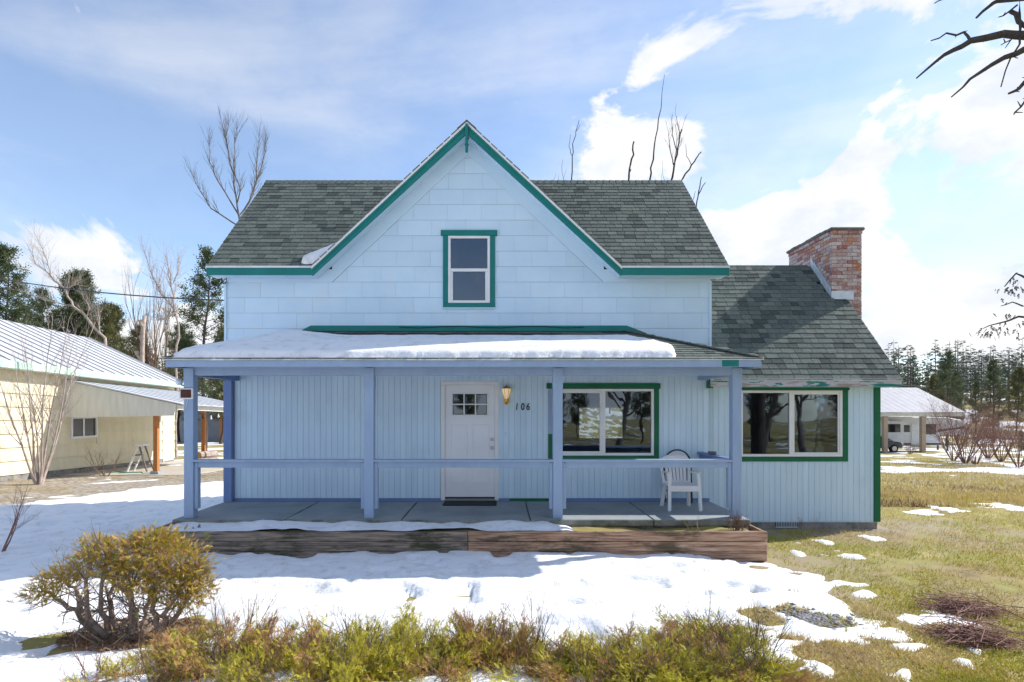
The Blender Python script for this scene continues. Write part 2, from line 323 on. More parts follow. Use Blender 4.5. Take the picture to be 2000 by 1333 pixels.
BLOBS = [(1850,1200,75,15),(1712,1243,60,19),(1785,1268,26,8),(1600,1240,80,14),(1888,1296,20,12),(1590,1322,40,16),(1645,1073,26,7),(1602,1050,30,7),(1560,1070,22,8),
         (1700,1042,18,6),(1660,1128,60,9),(1480,1285,60,20),(1150,1322,70,16),(1940,1270,20,9),(1760,1322,18,9),(1905,1180,18,7),(1960,978,50,9),(1850,985,35,5),(1800,990,30,4),(1500,1262,40,9),(960,1312,35,10),(1695,1148,22,5)]
HOLES = [(1592,1206,52,21),(1490,1204,40,12),(1470,1102,28,7),(1470,1228,30,10),(1555,1113,18,4),(1478,1165,10,4),(258,1246,135,32),(560,1290,160,30),(1180,1300,200,24),(1385,1245,60,20),(800,1295,150,28),(1000,1280,60,25)]
def snow_t(x, y):
    x = np.asarray(x, float); y = np.asarray(y, float)
    n1 = fbm(x, y, .9, 5, 31) - .5; n2 = .8 * (fbm(x, y, 4.0, 4, 41) - .5) + .5 * (fbm(x, y, 10.0, 2, 43) - .5)
    e = np.interp(y, EDY, EDX)
    a = np.clip((e - x) * .45, -1, .5)                                     # front and left yard
    lb = np.interp(y, [11, 12.7, 16.7, 18.5, 24, 40], [-13.2, -11.4, -10.3, -9.0, -8.0, -7])
    a = np.where(y > 11, np.minimum(a, (x - lb) * .4), a)                   # bare strip by the cream building
    far = -.22 + 1.25 * n1 + .30 * sst(20, 30, y) + .35 * np.exp(-((y - 24.5 - .02 * x) / 1.6) ** 2) * sst(8, 12, x)
    s = np.maximum(a, np.where((y > 9.5) | (x > 3) | (y < 3), far - .10, -1))
    s = s + n1 * .55 * sst(9.5, 8, y) * sst(1.2, 3.0, x) + n2 * .30
    near = (y < 16) & (y > 2) & (x > 3.2); s = np.where(near, np.minimum(s, (e - x) * .45 + n1 * .55 + n2 * .22), s)
    wx = x + (fbm(x, y, 2.3, 3, 33) - .5) * .55; wy = y + (fbm(x, y, 2.3, 3, 34) - .5) * .55
    for q in BLOBS:
        bx, by = gpt(q[0], q[1]); rx = q[2] / FPX * by; ry = by - gpt(q[0], q[1] + q[3])[1]
        s = np.maximum(s, .20 * (1.0 - np.hypot((wx - bx) / rx, (wy - by) / ry)) + n2 * .30 + n1 * .05)
    for q in HOLES:
        bx, by = gpt(q[0], q[1]); rx = q[2] / FPX * by; ry = by - gpt(q[0], q[1] + q[3])[1]
        s = np.minimum(s, .28 * (np.hypot((wx - bx) / rx, (wy - by) / ry) - 1) + n2 * .30)
    t = .085 * np.tanh(s * 3.2) + .035 * np.clip(s, 0, .5)
    w = np.clip(s * 4, 0, 1)
    t = t + w * ((fbm(x, y, 1.6, 3, 51) - .5) * .055 + (fbm(x, y, 5.5, 3, 61) - .5) * .018)
    d = vnoise(x * 2.6 + 3, y * 3.6, 71); t = t - w * .075 * sst(.72, .90, d)      # old footprints
    t = t - w * .03 * sst(.70, .92, vnoise(x * 6.1, y * 8.3 + 5, 73)); t = np.where((x > 3.3) & (t > 0), t * .6, t)
    return t
def axis(a, b, lo, hi, step, g):
    c = list(np.arange(a, b, step)); d = step; q = a; left = []
    while q > lo: d *= g; q -= d; left.append(q)
    d = step; q = c[-1]; right = []
    while q < hi: d *= g; q += d; right.append(q)
    return np.array(left[::-1] + c + right)
GXs = axis(-8, 9, -420, 420, .055, 1.045); GYs = axis(4.0, 11.5, -80, 520, .05, 1.04)
def grid(xs, ys, Z, keep=None):
    nx, ny = len(xs), len(ys); X, Y = np.meshgrid(xs, ys)
    V = np.stack([X.ravel(), Y.ravel(), Z.ravel()], 1); i = np.arange(nx * ny).reshape(ny, nx)
    F = np.stack([i[:-1, :-1].ravel(), i[:-1, 1:].ravel(), i[1:, 1:].ravel(), i[1:, :-1].ravel()], 1)
    if keep is not None:
        k = (keep[:-1, :-1] | keep[:-1, 1:] | keep[1:, 1:] | keep[1:, :-1]).ravel(); F = F[k]
        u, inv = np.unique(F, return_inverse=True); V = V[u]; F = inv.reshape(F.shape)
    return V, F
gm = mat('meadow_ground', [(.30, (.15, .115, .055)), (.42, (.31, .235, .10)), (.55, (.27, .25, .06)), (.68, (.46, .355, .17))], 1.1, .95, .6, 45, detail=12, dirt=((.30, .25, .20), .16, .5, .62, .8))
M['ground'] = gm
XX, YY = np.meshgrid(GXs, GYs); GZ = gz(XX, YY)
V, F = grid(GXs, GYs, GZ); tag(npmesh('ground', V, F, gm, smooth=True), kind='structure')
ST = snow_t(XX, YY); V, F = grid(GXs, GYs, GZ + ST, ST > -.012)
tag(npmesh('snow', V, F, M['snow'], smooth=True), 'patchy old snow lying over the yard and fields', 'snow', kind='structure')

# ================================================================== the house
YW, YE, YR = 10.33, 9.98, 12.52        # front wall, front eave, ridge
XL, XR = -4.947, 3.812                 # main walls
ZE, ZR = 4.63, 7.13
YB = 2 * YR - YW
GX, GSL = -.567, .932                  # cross gable centre and slope
ZF = .456                              # porch floor
house = thing('farmhouse', (-.5, 12.5, 0), 'pale blue farmhouse with a teal-trimmed front gable, long porch and brick chimney', 'house')
def clip(poly, a, b, c):               # keep a*x+b*z<=c
    out = []
    for i in range(len(poly)):
        p, q = poly[i], poly[(i + 1) % len(poly)]; dp = a * p[0] + b * p[1] - c; dq = a * q[0] + b * q[1] - c
        if dp <= 0: out.append(p)
        if (dp < 0 < dq) or (dq < 0 < dp):
            t = dp / (dp - dq); out.append((p[0] + (q[0] - p[0]) * t, p[1] + (q[1] - p[1]) * t))
    return out
def wall_cells(mb, xs, zs, openings, put):
    for o_ in openings: xs |= {o_[0], o_[1]}; zs |= {o_[2], o_[3]}
    xs, zs = sorted(xs), sorted(zs)
    for i in range(len(xs) - 1):
        for j in range(len(zs) - 1):
            cx, cz = (xs[i] + xs[i+1]) / 2, (zs[j] + zs[j+1]) / 2
            if not any(o_[0] < cx < o_[1] and o_[2] < cz < o_[3] for o_ in openings): put(mb, xs[i], xs[i+1], zs[j], zs[j+1])
# openings in the front wall (x0,x1,z0,z1)
def rect(px0, px1, py0, py1, Y): return (PX(px0, Y), PX(px1, Y), PZ(py1, Y), PZ(py0, Y))
W1 = rect(1080, 1276.5, 760, 890, YW); WU = rect(875.4, 957, 461.7, 592.5, YW); DR = rect(866, 969, 749, 976, YW)
YG = YW + .16                           # wing front wall
W2 = rect(1445, 1644, 763, 892, YG)
XG0, XG1 = 3.83, PX(1716, YG)
YGE, YGR = 10.2, 12.6; ZGE, ZGR = 2.664, 5.26; XGE = XG1 + .21
wall = MB()
wall_cells(wall, {XL, XR}, {0, 4.43}, [W1, DR, (WU[0], WU[1], WU[2], 4.43)], lambda m, a, b, c, d: m.box(a, b, YW, YW + .15, c, d))
gl = lambda x: 6.75 - .945 * abs(x - GX)
zt = WU[3]
wall.prism([(-3.03, 4.43), (WU[0], 4.43), (WU[0], gl(WU[0]) + .12), (-3.03, 4.55)], YW, YW + .15)
wall.prism([(WU[1], 4.43), (1.90, 4.43), (1.90, 4.55), (WU[1], gl(WU[1]) + .12)], YW, YW + .15)
wall.prism([(WU[0], zt), (WU[1], zt), (WU[1], gl(WU[1]) + .12), (GX, 6.87), (WU[0], gl(WU[0]) + .12)], YW, YW + .15)
fw = wall.build('front_wall', mat('shadow_gap', (.36, .46, .55), 4, .9), house)
# siding panels, one object each
cz0 = 4.43; pitch = .281; pwid = .613
for k in range(-9, 5):
    zb, zt_ = cz0 - .281 * (k + 1), cz0 - .281 * k
    if zt_ < 3.3 or zb > 6.75: continue
    off = (k % 2) * pwid / 2 + .02 * ((k * 7) % 3)
    x = XL + .004 - (pwid - off if off else 0)
    while x < XR:
        a, b = max(x, XL + .004), min(x + pwid, XR - .004); x += pwid
        if b - a < .03: continue
        ps = [[(a + .0016, zb + .004), (b - .0016, zb + .004), (b - .0016, zt_ - .0005), (a + .0016, zt_ - .0005)]]
        if k < 0:
            ps = [clip(clip(p, -.945, 1, 6.75 - .945 * GX), .945, 1, 6.75 + .945 * GX) for p in ps]
        res = []
        for p in ps:                   # cut the window out
            if len(p) < 3: continue
            xs = [q[0] for q in p]; zs = [q[1] for q in p]; w0, w1, v0, v1 = WU[0] - .06, WU[1] + .06, WU[2] - .07, WU[3] + .06
            if max(xs) < w0 or min(xs) > w1 or max(zs) < v0 or min(zs) > v1: res.append(p); continue
            for q in (clip(p, 1, 0, w0), clip(p, -1, 0, -w1), clip(clip(clip(p, 1, 0, w1), -1, 0, -w0), 0, 1, v0), clip(clip(clip(p, 1, 0, w1), -1, 0, -w0), 0, -1, -v1)): res.append(q)
        for p in res:
            if len(p) < 3: continue
            if max(q[0] for q in p) - min(q[0] for q in p) < .02 or max(q[1] for q in p) - min(q[1] for q in p) < .015: continue
            m = MB(); n = len(p); th = .010 + random.uniform(0, .0015)
            fr = [(q[0], YW - th + .006 * ((q[1] - zb) / .281), q[1]) for q in p]; bk = [(q[0], YW - .001, q[1]) for q in p]
            m.add(fr + bk, [tuple(range(n)), tuple(range(2*n-1, n-1, -1))] + [(i, i+n, (i+1) % n + n, (i+1) % n) for i in range(n)])
            m.build('siding_panel', M['siding'], fw)
# frieze under eaves and gable rakes
fz = MB()
fz.box(XL - .005, -3.03, YW - .02, YW - .002, 4.43, 4.66); fz.box(1.897, XR + .005, YW - .02, YW - .002, 4.43, 4.66)
for s_ in (-1, 1):
    xk = GX + s_ * 2.463
    fz.prism([(xk, 4.43), (xk, ZR - .10 - GSL * 2.463), (GX, ZR - .10), (GX, 6.75)], YW - .021 - .001 * s_, YW - .0025)
fz.build('frieze', M['frieze'], fw)
# planks of the porch wall
def planks(x0, x1, z0, z1, y, ops, parent, pw=.1036):
    x = x0
    while x < x1 - .02:
        a, b = x + .0016, min(x + pw, x1) - .0016; c = (a + b) / 2; segs = [(z0, z1)]
        for o_ in ops:
            if o_[0] - .05 < c < o_[1] + .05:
                segs = [s2 for s1 in segs for s2 in ((s1[0], min(s1[1], o_[2] - .03)), (max(s1[0], o_[3] + .03), s1[1])) if s2[1] - s2[0] > .04]
        for q in segs: MB().box(a, b, y - .012, y - .001, q[0], q[1]).build('plank', M['plank'], parent, bevel=.003)
        x += pw
planks(XL + .15, XR, ZF + .055, 2.86, YW, [W1, DR], fw)
bt = MB().box(XL + .15, DR[0] - .05, YW - .024, YW - .0135, ZF + .003, ZF + .054).box(W1[0] + .02, XR, YW - .024, YW - .0135, ZF + .003, ZF + .054)
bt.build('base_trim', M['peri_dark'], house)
MB().box(DR[1] + .24, W1[0] - .002, YW - .0245, YW - .0135, ZF + .003, ZF + .05).box(DR[1] + .05, DR[1] + .24, YW - .0243, YW - .0135, ZF + .003, ZF + .05, 1).build('base_trim', [M['green'], M['peri_dark']], house)
MB().box(XR - .004, XR + .035, YW - .03, YW + .14, 2.7, 4.45).box(XL - .035, XL + .004, YW - .03, YW + .14, 2.7, 4.45).build('corner_trim', M['frieze'], house)
# remaining walls
sw = MB().box(XL, XL + .15, YW + .15, YB, 0, 4.5).box(XR - .15, XR, YW + .15, YB, 0, 4.5)
for x_ in (XL, XR - .15): sw.prism([(YW + .1, 4.5), (YB, 4.5), (YR, ZR - .2)], x_, x_ + .15, 'x')
sw.build('side_wall', M['frieze'], house)
bwn = (2.02, 3.21, 1.33, 2.19)
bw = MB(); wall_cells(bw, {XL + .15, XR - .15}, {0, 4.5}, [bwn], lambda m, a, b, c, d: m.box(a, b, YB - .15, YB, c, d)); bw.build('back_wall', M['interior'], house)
MB().box(bwn[0], bwn[1], YB - .1, YB - .06, bwn[2], bwn[2] + .04).box(bwn[0], bwn[1], YB - .1, YB - .06, bwn[3] - .04, bwn[3]).box(bwn[0], bwn[0] + .04, YB - .099, YB - .061, bwn[2], bwn[3]).box(bwn[1] - .04, bwn[1], YB - .099, YB - .061, bwn[2], bwn[3]).box(2.62, 2.66, YB - .098, YB - .062, bwn[2], bwn[3]).build('back_window_frame', M['vinyl'], house)
MB().box(XL + .15, XR - .15, YW + .15, YB - .15, .36, .43).build('floor_inside', M['interiorfloor'], house)
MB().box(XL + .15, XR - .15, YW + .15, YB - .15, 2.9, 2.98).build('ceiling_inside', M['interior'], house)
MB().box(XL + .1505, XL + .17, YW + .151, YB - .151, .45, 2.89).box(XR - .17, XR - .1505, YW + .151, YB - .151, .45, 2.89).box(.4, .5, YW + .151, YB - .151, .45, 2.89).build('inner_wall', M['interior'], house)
# ---- roofs
def zmain(y): return ZE + (ZR - ZE) * (min(y, 2 * YR - y) - YE) / (YR - YE)
XRL, XRR = -5.13, 4.03
mr = MB()
GH = (ZR + .02 - ZE) / GSL
mr.slab([(XRL, YE, ZE), (GX - GH, YE, ZE), (GX, YR, ZR), (XRL, YR, ZR)], .06).slab([(GX + GH, YE, ZE), (XRR, YE, ZE), (XRR, YR, ZR), (GX, YR, ZR)], .06).slab([(XRL, 2*YR-YE, ZE), (XRR, 2*YR-YE, ZE), (XRR, YR + .001, ZR), (XRL, YR + .001, ZR)], .06)
GH = (ZR + .02 - ZE) / GSL
for s_ in (-1, 1): mr.slab([(GX, YE - .02, ZR + .02), (GX + s_ * GH, YE - .02, ZE), (GX + s_ * GH, YE + .25, ZE), (GX, YR + .02, ZR + .02)], .05)
roof = mr.build('main_roof', M['roofdark'], house)
rng_s = random.Random(3)
TABW = [.15, .18, .21, .245, .28]; EXPO = .143
tabs = []     # (roof object, width index, position, (u,v,n) frame, area)
def lay(roofo, o, u, v, ulen, vlen, keep, width=None):
    u, v = Vector(u).normalized(), Vector(v).normalized(); n = u.cross(v).normalized()
    if n.z < 0: n = -n
    k = 0
    while k * EXPO < vlen - .02:
        x = 0; first = True
        while x < ulen - .01:
            wi = rng_s.randrange(len(TABW)); w = TABW[wi]
            if first: w *= rng_s.uniform(.35, 1); first = False
            if x + w > ulen - .07: w = ulen - x
            cx = x + w / 2; x += w
            p = Vector(o) + u * cx + v * (k * EXPO + rng_s.uniform(-.004, .004)) + n * (.003 + rng_s.uniform(0, .0006))
            if not keep(p): continue
            d = (Vector((0, 0, EYE)) - p); area = w * EXPO * abs(d.normalized().dot(n)) / d.length ** 2
            tabs.append((roofo, wi, p, (u * (w / TABW[wi]), v, n), area))
        k += 1
def tab_vf(w, th=.016):
    w -= .008; l = EXPO + .06
    v = [(-w/2, 0, 0), (w/2, 0, 0), (w/2, l, -.004), (-w/2, l, -.004), (-w/2, 0, th), (w/2, 0, th), (w/2, l, .003), (-w/2, l, .003)]
    return v, [(0,3,2,1),(4,5,6,7),(0,1,5,4),(1,2,6,5),(2,3,7,6),(3,0,4,7)]
sm = Vector((0, YR - YE, ZR - ZE))
def keep_main(p):
    zg = ZR + .02 - GSL * abs(p.x - GX)
    return p.z > zg - .03
lay(roof, (XRL, YE - .02, ZE + .004 - .02), (1, 0, 0), sm, XRR - XRL, sm.length + .03, keep_main)
# gable rake edge shingles
gs = MB()
for s_ in (-1, 1):
    t = 0
    while t < GH:
        x_ = GX + s_ * t; z_ = ZR + .02 - GSL * t; d_ = Vector((s_, 0, -GSL)).normalized(); l_ = rng_s.uniform(.12, .16)
        a_ = Vector((x_, YE - .045, z_ + .012)); gs.bar(a_ + Vector((0, .14, 0)), a_ + d_ * (l_ + .02) + Vector((0, .14, rng_s.uniform(.002, .010))), .30, .014); t += l_ / math.sqrt(1 + GSL ** 2) * 1.35
gs.build('rake_shingles', M['shingle'], roof)['kind'] = 'stuff'
# ridge caps
rc = MB()
x_ = XRL
while x_ < XRR - .23:
    rc.slab([(x_, YR, ZR + .035), (x_ + .24, YR, ZR + .02), (x_ + .24, YR - .12, ZR - .10), (x_, YR - .12, ZR - .085)], .012).slab([(x_, YR, ZR + .035), (x_ + .24, YR, ZR + .02), (x_ + .24, YR + .12, ZR - .10), (x_, YR + .12, ZR - .085)], .012); x_ += rng_s.uniform(.135, .15)
rc.build('ridge_cap', M['shingle'], roof)['kind'] = 'stuff'
for s_ in (-1, 1):
    pk = MB()
    for k in range(3): pk.slab([(GX, YE - .06 + k * .12, ZR + .05 - k * .004), (GX, YE + .16 + k * .12, ZR + .05 - k * .004), (GX + s_ * .17, YE + .16 + k * .12, ZR - .10), (GX + s_ * .17, YE - .06 + k * .12, ZR - .10)], .014)
    pk.build('peak_cap', M['shingle'], roof)
# fascia, drip edges, soffits
fa = MB(); dr = MB(); sf = MB()
for (a, b, cut) in ((XRL, GX - GH, 0), (GX + GH, XRR, 0)):
    fa.box(a, b, YE - .022, YE, ZE - .155, ZE - .028); dr.box(a - .005, b + .005, YE - .034, YE - .001, ZE - .027, ZE + .004); MB().box(a, b, YE + .001, YW, ZE - .135, ZE - .115).build('soffit', M['frieze'], house)
fa.build('eave_fascia', M['teal'], house, bevel=.003); dr.build('eave_drip_edge', M['drip'], house)
for s_ in (-1, 1):
    a = lambda t, dz: (GX + s_ * t, ZR + .02 - GSL * t + dz)
    MB().prism([a(0, -.045), a(GH, -.045), a(GH + .0, -.175), a(0, -.21)], YE - .024, YE - .002).prism([a(0, -.044), a(GH, -.044), a(GH, -.09), a(0, -.09)], YE - .036, YE - .0245).build('rake_board', M['teal'], house, bevel=.003)
    MB().prism([a(0, .006), a(GH + .01, .006), a(GH + .01, -.042), a(0, -.042)], YE - .045, YE - .002).build('rake_drip_edge', M['drip'], house)
    MB().prism([a(.02, -.13), a(GH, -.13), a(GH, -.115), a(.02, -.115)], YE - .001, YW).build('rake_soffit', M['frieze'], house)
MB().tube([(GX, YE - .06, ZR - .03), (GX, YE - .06, ZR - .52)], .026, 8).tube([(GX, YE - .06, ZR - .38), (GX, YE - .06, ZR - .40)], .038, 8).build('gable_pipe', M['teal'], house)
sp = MB().box(XRL + .0, XRL + .02, YE, 2*YR-YE, 0, .001)
for x_ in (XRL + .001, XRR - .021):
    MB().prism([(YE, ZE - .03), (YR, ZR - .03), (2*YR-YE, ZE - .03), (2*YR-YE, ZE - .17), (YR, ZR - .17), (YE, ZE - .17)], x_, x_ + .02, 'x').build('side_rake_board', M['teal'], house)
# ---- wing
wg = MB()
wall_cells(wg, {XG0, XG1}, {.04, 2.62}, [W2], lambda m, a, b, c, d: m.box(a, b, YG, YG + .14, c, d))
wf = wg.build('wing_wall', M['frieze'], house)
planks(XG0 + .005, XG1 - .10, .055, 2.56, YG, [W2], wf)
wy2 = 2 * YGR - YG
sd = MB().box(XG1 - .14, XG1, YG + .14, wy2, .04, 2.62).prism([(YG + .05, 2.62), (wy2, 2.62), (YGR, ZGR - .2)], XG1 - .14, XG1, 'x').box(XG0, XG1 - .14, wy2 - .14, wy2, .04, 2.62); sd.build('wing_side_wall', M['plank'], house)
MB().box(XG0 + .001, XG1 - .141, YG + .141, wy2 - .141, .36, .42).build('wing_floor_inside', M['interiorfloor'], house)
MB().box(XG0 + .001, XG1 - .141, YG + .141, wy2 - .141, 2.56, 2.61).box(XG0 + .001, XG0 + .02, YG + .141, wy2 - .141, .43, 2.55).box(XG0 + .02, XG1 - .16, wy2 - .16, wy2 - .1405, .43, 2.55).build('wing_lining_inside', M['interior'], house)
MB().box(XG1 - .095, XG1 + .022, YG - .026, YG - .001, .05, 2.56).box(XG1 + .0005, XG1 + .022, YG, YG + .1, .05, 2.56).build('wing_corner_board', M['green'], house, bevel=.003)
fo = MB().box(XG0, XG1 - .02, YG + .012, YG + .14, -.35, .05).box(XG1 - .16, XG1 - .021, YG + .14, wy2, -.35, .05)
foo = fo.build('foundation', M['found'], house)
vn = MB().box(PX(1515, YG), PX(1557, YG), YG + .003, YG + .011, -.045, .045, 0)
vx = PX(1515, YG)
for k in range(13): vn.box(vx + .012 + k * .03, vx + .022 + k * .03, YG - .004, YG + .0025, -.04, .04, 1)
vn.box(vx, vx + .40, YG - .006, YG + .0025, -.06, -.042, 1); vn.build('crawl_space_vent', [M['black'], M['flash']], foo)
wr = MB()
wr.slab([(XG0 - .02, YGE, ZGE), (XGE, YGE, ZGE), (XGE, YGR, ZGR), (XG0 - .02, YGR, ZGR)], .06).slab([(XG0, 2*YGR-YGE, ZGE), (XGE, 2*YGR-YGE, ZGE), (XGE, YGR + .001, ZGR), (XG0, YGR + .001, ZGR)], .06)
wroof = wr.build('wing_roof', M['roofdark'], house)
wv = Vector((0, YGR - YGE, ZGR - ZGE))
CHX0, CHX1, CHY0, CHY1, CHZ = 6.92, 7.545, 11.83, 13.6, 5.94
lay(wroof, (XG0 + .0, YGE - .03, ZGE - .02), (1, 0, 0), wv, XGE - XG0 + .01, wv.length + .04, lambda p: not (p.x > CHX0 - .05 and p.y > CHY0 - .13))
rc = MB(); x_ = XG0
while x_ < CHX0 - .12:
    rc.slab([(x_, YGR, ZGR + .035), (x_ + .24, YGR, ZGR + .02), (x_ + .24, YGR - .11, ZGR - .11), (x_, YGR - .11, ZGR - .095)], .012).slab([(x_, YGR, ZGR + .035), (x_ + .24, YGR, ZGR + .02), (x_ + .24, YGR + .11, ZGR - .11), (x_, YGR + .11, ZGR - .095)], .012); x_ += .145
rc.build('wing_ridge_cap', M['shingle'], wroof)['kind'] = 'stuff'
MB().box(XG0 - .05, XGE, YGE - .024, YGE - .002, ZGE - .135, ZGE - .026).build('wing_fascia', M['peeling'], house, bevel=.003)
MB().box(XG0 - .05, XGE + .01, YGE - .036, YGE - .001, ZGE - .025, ZGE + .006).build('wing_drip_edge', M['drip'], house)
MB().box(XG0 + .02, XGE, YGE + .001, YG - .001, ZGE - .135, ZGE - .12).build('wing_soffit', M['frieze'], house)
MB().box(XG0 - .08, XG0 + .0, YGE - .02, YW - .03, ZGE - .16, ZGE - .03).build('wing_eave_return', M['green'], house)
MB().prism([(YGE, ZGE - .02), (YGR, ZGR - .02), (2*YGR-YGE, ZGE - .02), (2*YGR-YGE, ZGE - .13), (YGR, ZGR - .14), (YGE, ZGE - .13)], XGE - .022, XGE - .002, 'x').build('wing_rake_board', M['peeling'], house)
# ---- porch roof (hip)
PE, PXL, PXR, PZE = 8.43, -4.965, 3.905, 2.875
PT0, PT1, PTZ = -3.40, 2.31, 3.525
pr = MB()
pr.slab([(PXL, PE, PZE), (PXR, PE, PZE), (PT1, YW, PTZ), (PT0, YW, PTZ)], .05).slab([(PXL, PE, PZE), (PT0, YW, PTZ), (PXL, YW, PZE)], .05).slab([(PXR, PE, PZE), (PXR, YW, PZE), (PT1, YW, PTZ)], .05)
proof = pr.build('porch_roof', M['roofdark'], house)
pv = Vector((0, YW - PE, PTZ - PZE)); psl = (PTZ - PZE) / (YW - PE)
def keep_porch(p):
    t = (p.y - PE) / (YW - PE); return PXL + t * (PT0 - PXL) - .02 < p.x < PXR + t * (PT1 - PXR) + .04 and (p.x > 1.2 or t < .2 or t > .86)
lay(proof, (PXL, PE - .03, PZE - .006), (1, 0, 0), pv, PXR - PXL, pv.length - .02, keep_porch)
hc = MB()
for (A, B) in (((PXR, PE, PZE), (PT1, YW, PTZ)), ((PXL, PE, PZE), (PT0, YW, PTZ))):
    A, B = Vector(A), Vector(B); d = (B - A); n_ = int(d.length / .14)
    for k in range(n_):
        a = A + d * (k / n_); b = A + d * ((k + 1.5) / n_); hc.bar(a + Vector((0, 0, .032)), b + Vector((0, 0, .016)), .2, .014)
hc.build('hip_cap', M['shingle'], proof)['kind'] = 'stuff'
MB().box(PXL + .02, PXR - .02, PE - .004, PE + .018, 2.757, 2.86).box(3.3, 3.55, PE - .0052, PE - .0041, 2.762, 2.858, 1).build('porch_fascia', [M['peri'], M['teal']], house, bevel=.002)
MB().box(PXL - .01, PXR + .01, PE - .022, PE + .019, 2.861, 2.897).box(PXR - .0, PXR + .012, PE + .02, YW - .03, 2.861, 2.897).box(PXL - .012, PXL, PE + .02, YW - .03, 2.861, 2.897).build('porch_drip_edge', M['drip'], house)
MB().box(PXR - .045, PXR - .024, PE + .019, YW - .03, 2.757, 2.86).box(PXL + .024, PXL + .045, PE + .019, YW - .03, 2.757, 2.86).build('porch_end_fascia', M['peri'], house)
MB().box(PXL + .05, PXR - .05, PE + .02, YW - .026, 2.80, 2.815).build('porch_ceiling', M['peri'], house)
fl = MB(); zA = PTZ - .01; zB = PZ(637, YW)
fl.prism([(PX(582, YW), PZ(650, YW)), (PX(608.7, YW), zB), (PX(1223, YW), zB), (PX(1262, YW), PZ(652, YW)), (PX(1254, YW), PZ(656, YW)), (PX(1220, YW), zB - .105), (PX(612, YW), zB - .105), (PX(592, YW), PZ(655, YW))], YW - .05, YW - .0135)
fl.build('porch_roof_flashing', M['teal'], house, bevel=.003)
# porch floor: slab pieces
joints = [XL - .015, PX(625.2, YW), PX(815.6, YW), PX(1026, YW), PX(1226.8, YW), XR + .006]
MB().box(XL + .05, XR - .04, 8.70, YW - .001, -.3, ZF - .105).build('porch_foundation', M['found'], house)
for a, b in zip(joints[:-1], joints[1:]):
    s_ = MB().box(a + .006, b - .006, 8.61, YW - .001, ZF - .10, ZF, 0); s_.m = [1, 0, 1, 1, 1, 1]
    s_.build('porch_slab', [M['concrete'], M['slabedge']], house, bevel=.012)
# posts, beams, rails
YP0, YP1 = 8.72, 8.862
posts = [(-4.835, -4.693), (PX(711, YP0), PX(729.5, YP0)), (PX(1080.5, YP0), PX(1099, YP0)), (PX(1431, YP0), PX(1449, YP0))]
for i, (a, b) in enumerate(posts):
    po = MB().box(a, b, YP0, YP1, ZF, 2.755).build('porch_post', M['peri'], house, bevel=.004)
    MB().box(a - .003, b + .003, YP0 - .003, YP1 + .003, 2.46, 2.757).build('post_sleeve', M['peri'], po)
    if i > 0: MB().box(a - .055, a - .002, YP0 + .03, YP1 - .02, ZF + .14, 1.31).build('rail_support', M['peri'], po, bevel=.003)
    if i < 3: MB().box(b + .002, b + .055, YP0 + .03, YP1 - .02, ZF + .14, 1.31).build('rail_support', M['peri'], po, bevel=.003)
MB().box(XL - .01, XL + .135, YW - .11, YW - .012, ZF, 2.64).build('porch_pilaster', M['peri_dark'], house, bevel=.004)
MB().box(posts[0][0] + .02, posts[3][1] - .02, YP0 + .03, YP1 - .02, 2.65, 2.799).build('porch_beam', M['peri'], house, bevel=.004)
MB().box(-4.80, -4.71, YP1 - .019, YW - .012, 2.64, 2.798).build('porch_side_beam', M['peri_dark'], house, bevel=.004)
MB().box(3.60, 3.69, YP1 - .019, YW - .013, 2.65, 2.798).build('porch_side_beam', M['peri'], house, bevel=.004)
for i in range(3):
    a, b = posts[i][1] + .0, posts[i + 1][0] - .0
    MB().box(a + .001, b - .001, YP0 - .005, YP1 - .01, 1.318, 1.356).box(a + .056, b - .056, YP0 + .035, YP0 + .072, 1.228, 1.317).build('handrail', M['peri'], house, bevel=.003)
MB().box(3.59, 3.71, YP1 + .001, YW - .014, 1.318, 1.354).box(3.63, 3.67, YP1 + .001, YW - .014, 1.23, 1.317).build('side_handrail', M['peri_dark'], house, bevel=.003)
# ---- shingles placed: the 300 that show largest as parts, the rest one part per roof
tabs.sort(key=lambda t: -t[4])
tmesh = {}
for wi, w in enumerate(TABW):
    v, f = tab_vf(w); me = bpy.data.meshes.new('shingle'); me.from_pydata(v, [], f); me.materials.append(M['shingle']); tmesh[wi] = me
for (ro, wi, p, (u, v, n), ar) in tabs[:300]:
    o = bpy.data.objects.new('shingle', tmesh[wi]); COL.objects.link(o); o.parent = ro
    mtx = Matrix((u, v, n)).transposed().to_4x4(); mtx.translation = p - org(ro); o.matrix_local = mtx
rest = {}
for t in tabs[300:]: rest.setdefault(t[0].name, []).append(t)
for nm, ls in rest.items():
    V, F, A = [], [], []
    for (ro, wi, p, (u, v, n), ar) in ls:
        vv, ff = tab_vf(TABW[wi]); b = len(V); V += [p + u * q[0] + v * q[1] + n * q[2] for q in vv]; F += [tuple(i + b for i in q) for q in ff]; A += [rng_s.random()] * 6
    o = npmesh('shingle_field', np.array([tuple(q) for q in V]), np.array(F), M['shingle'], parent=ls[0][0], attr=A); o['kind'] = 'stuff'
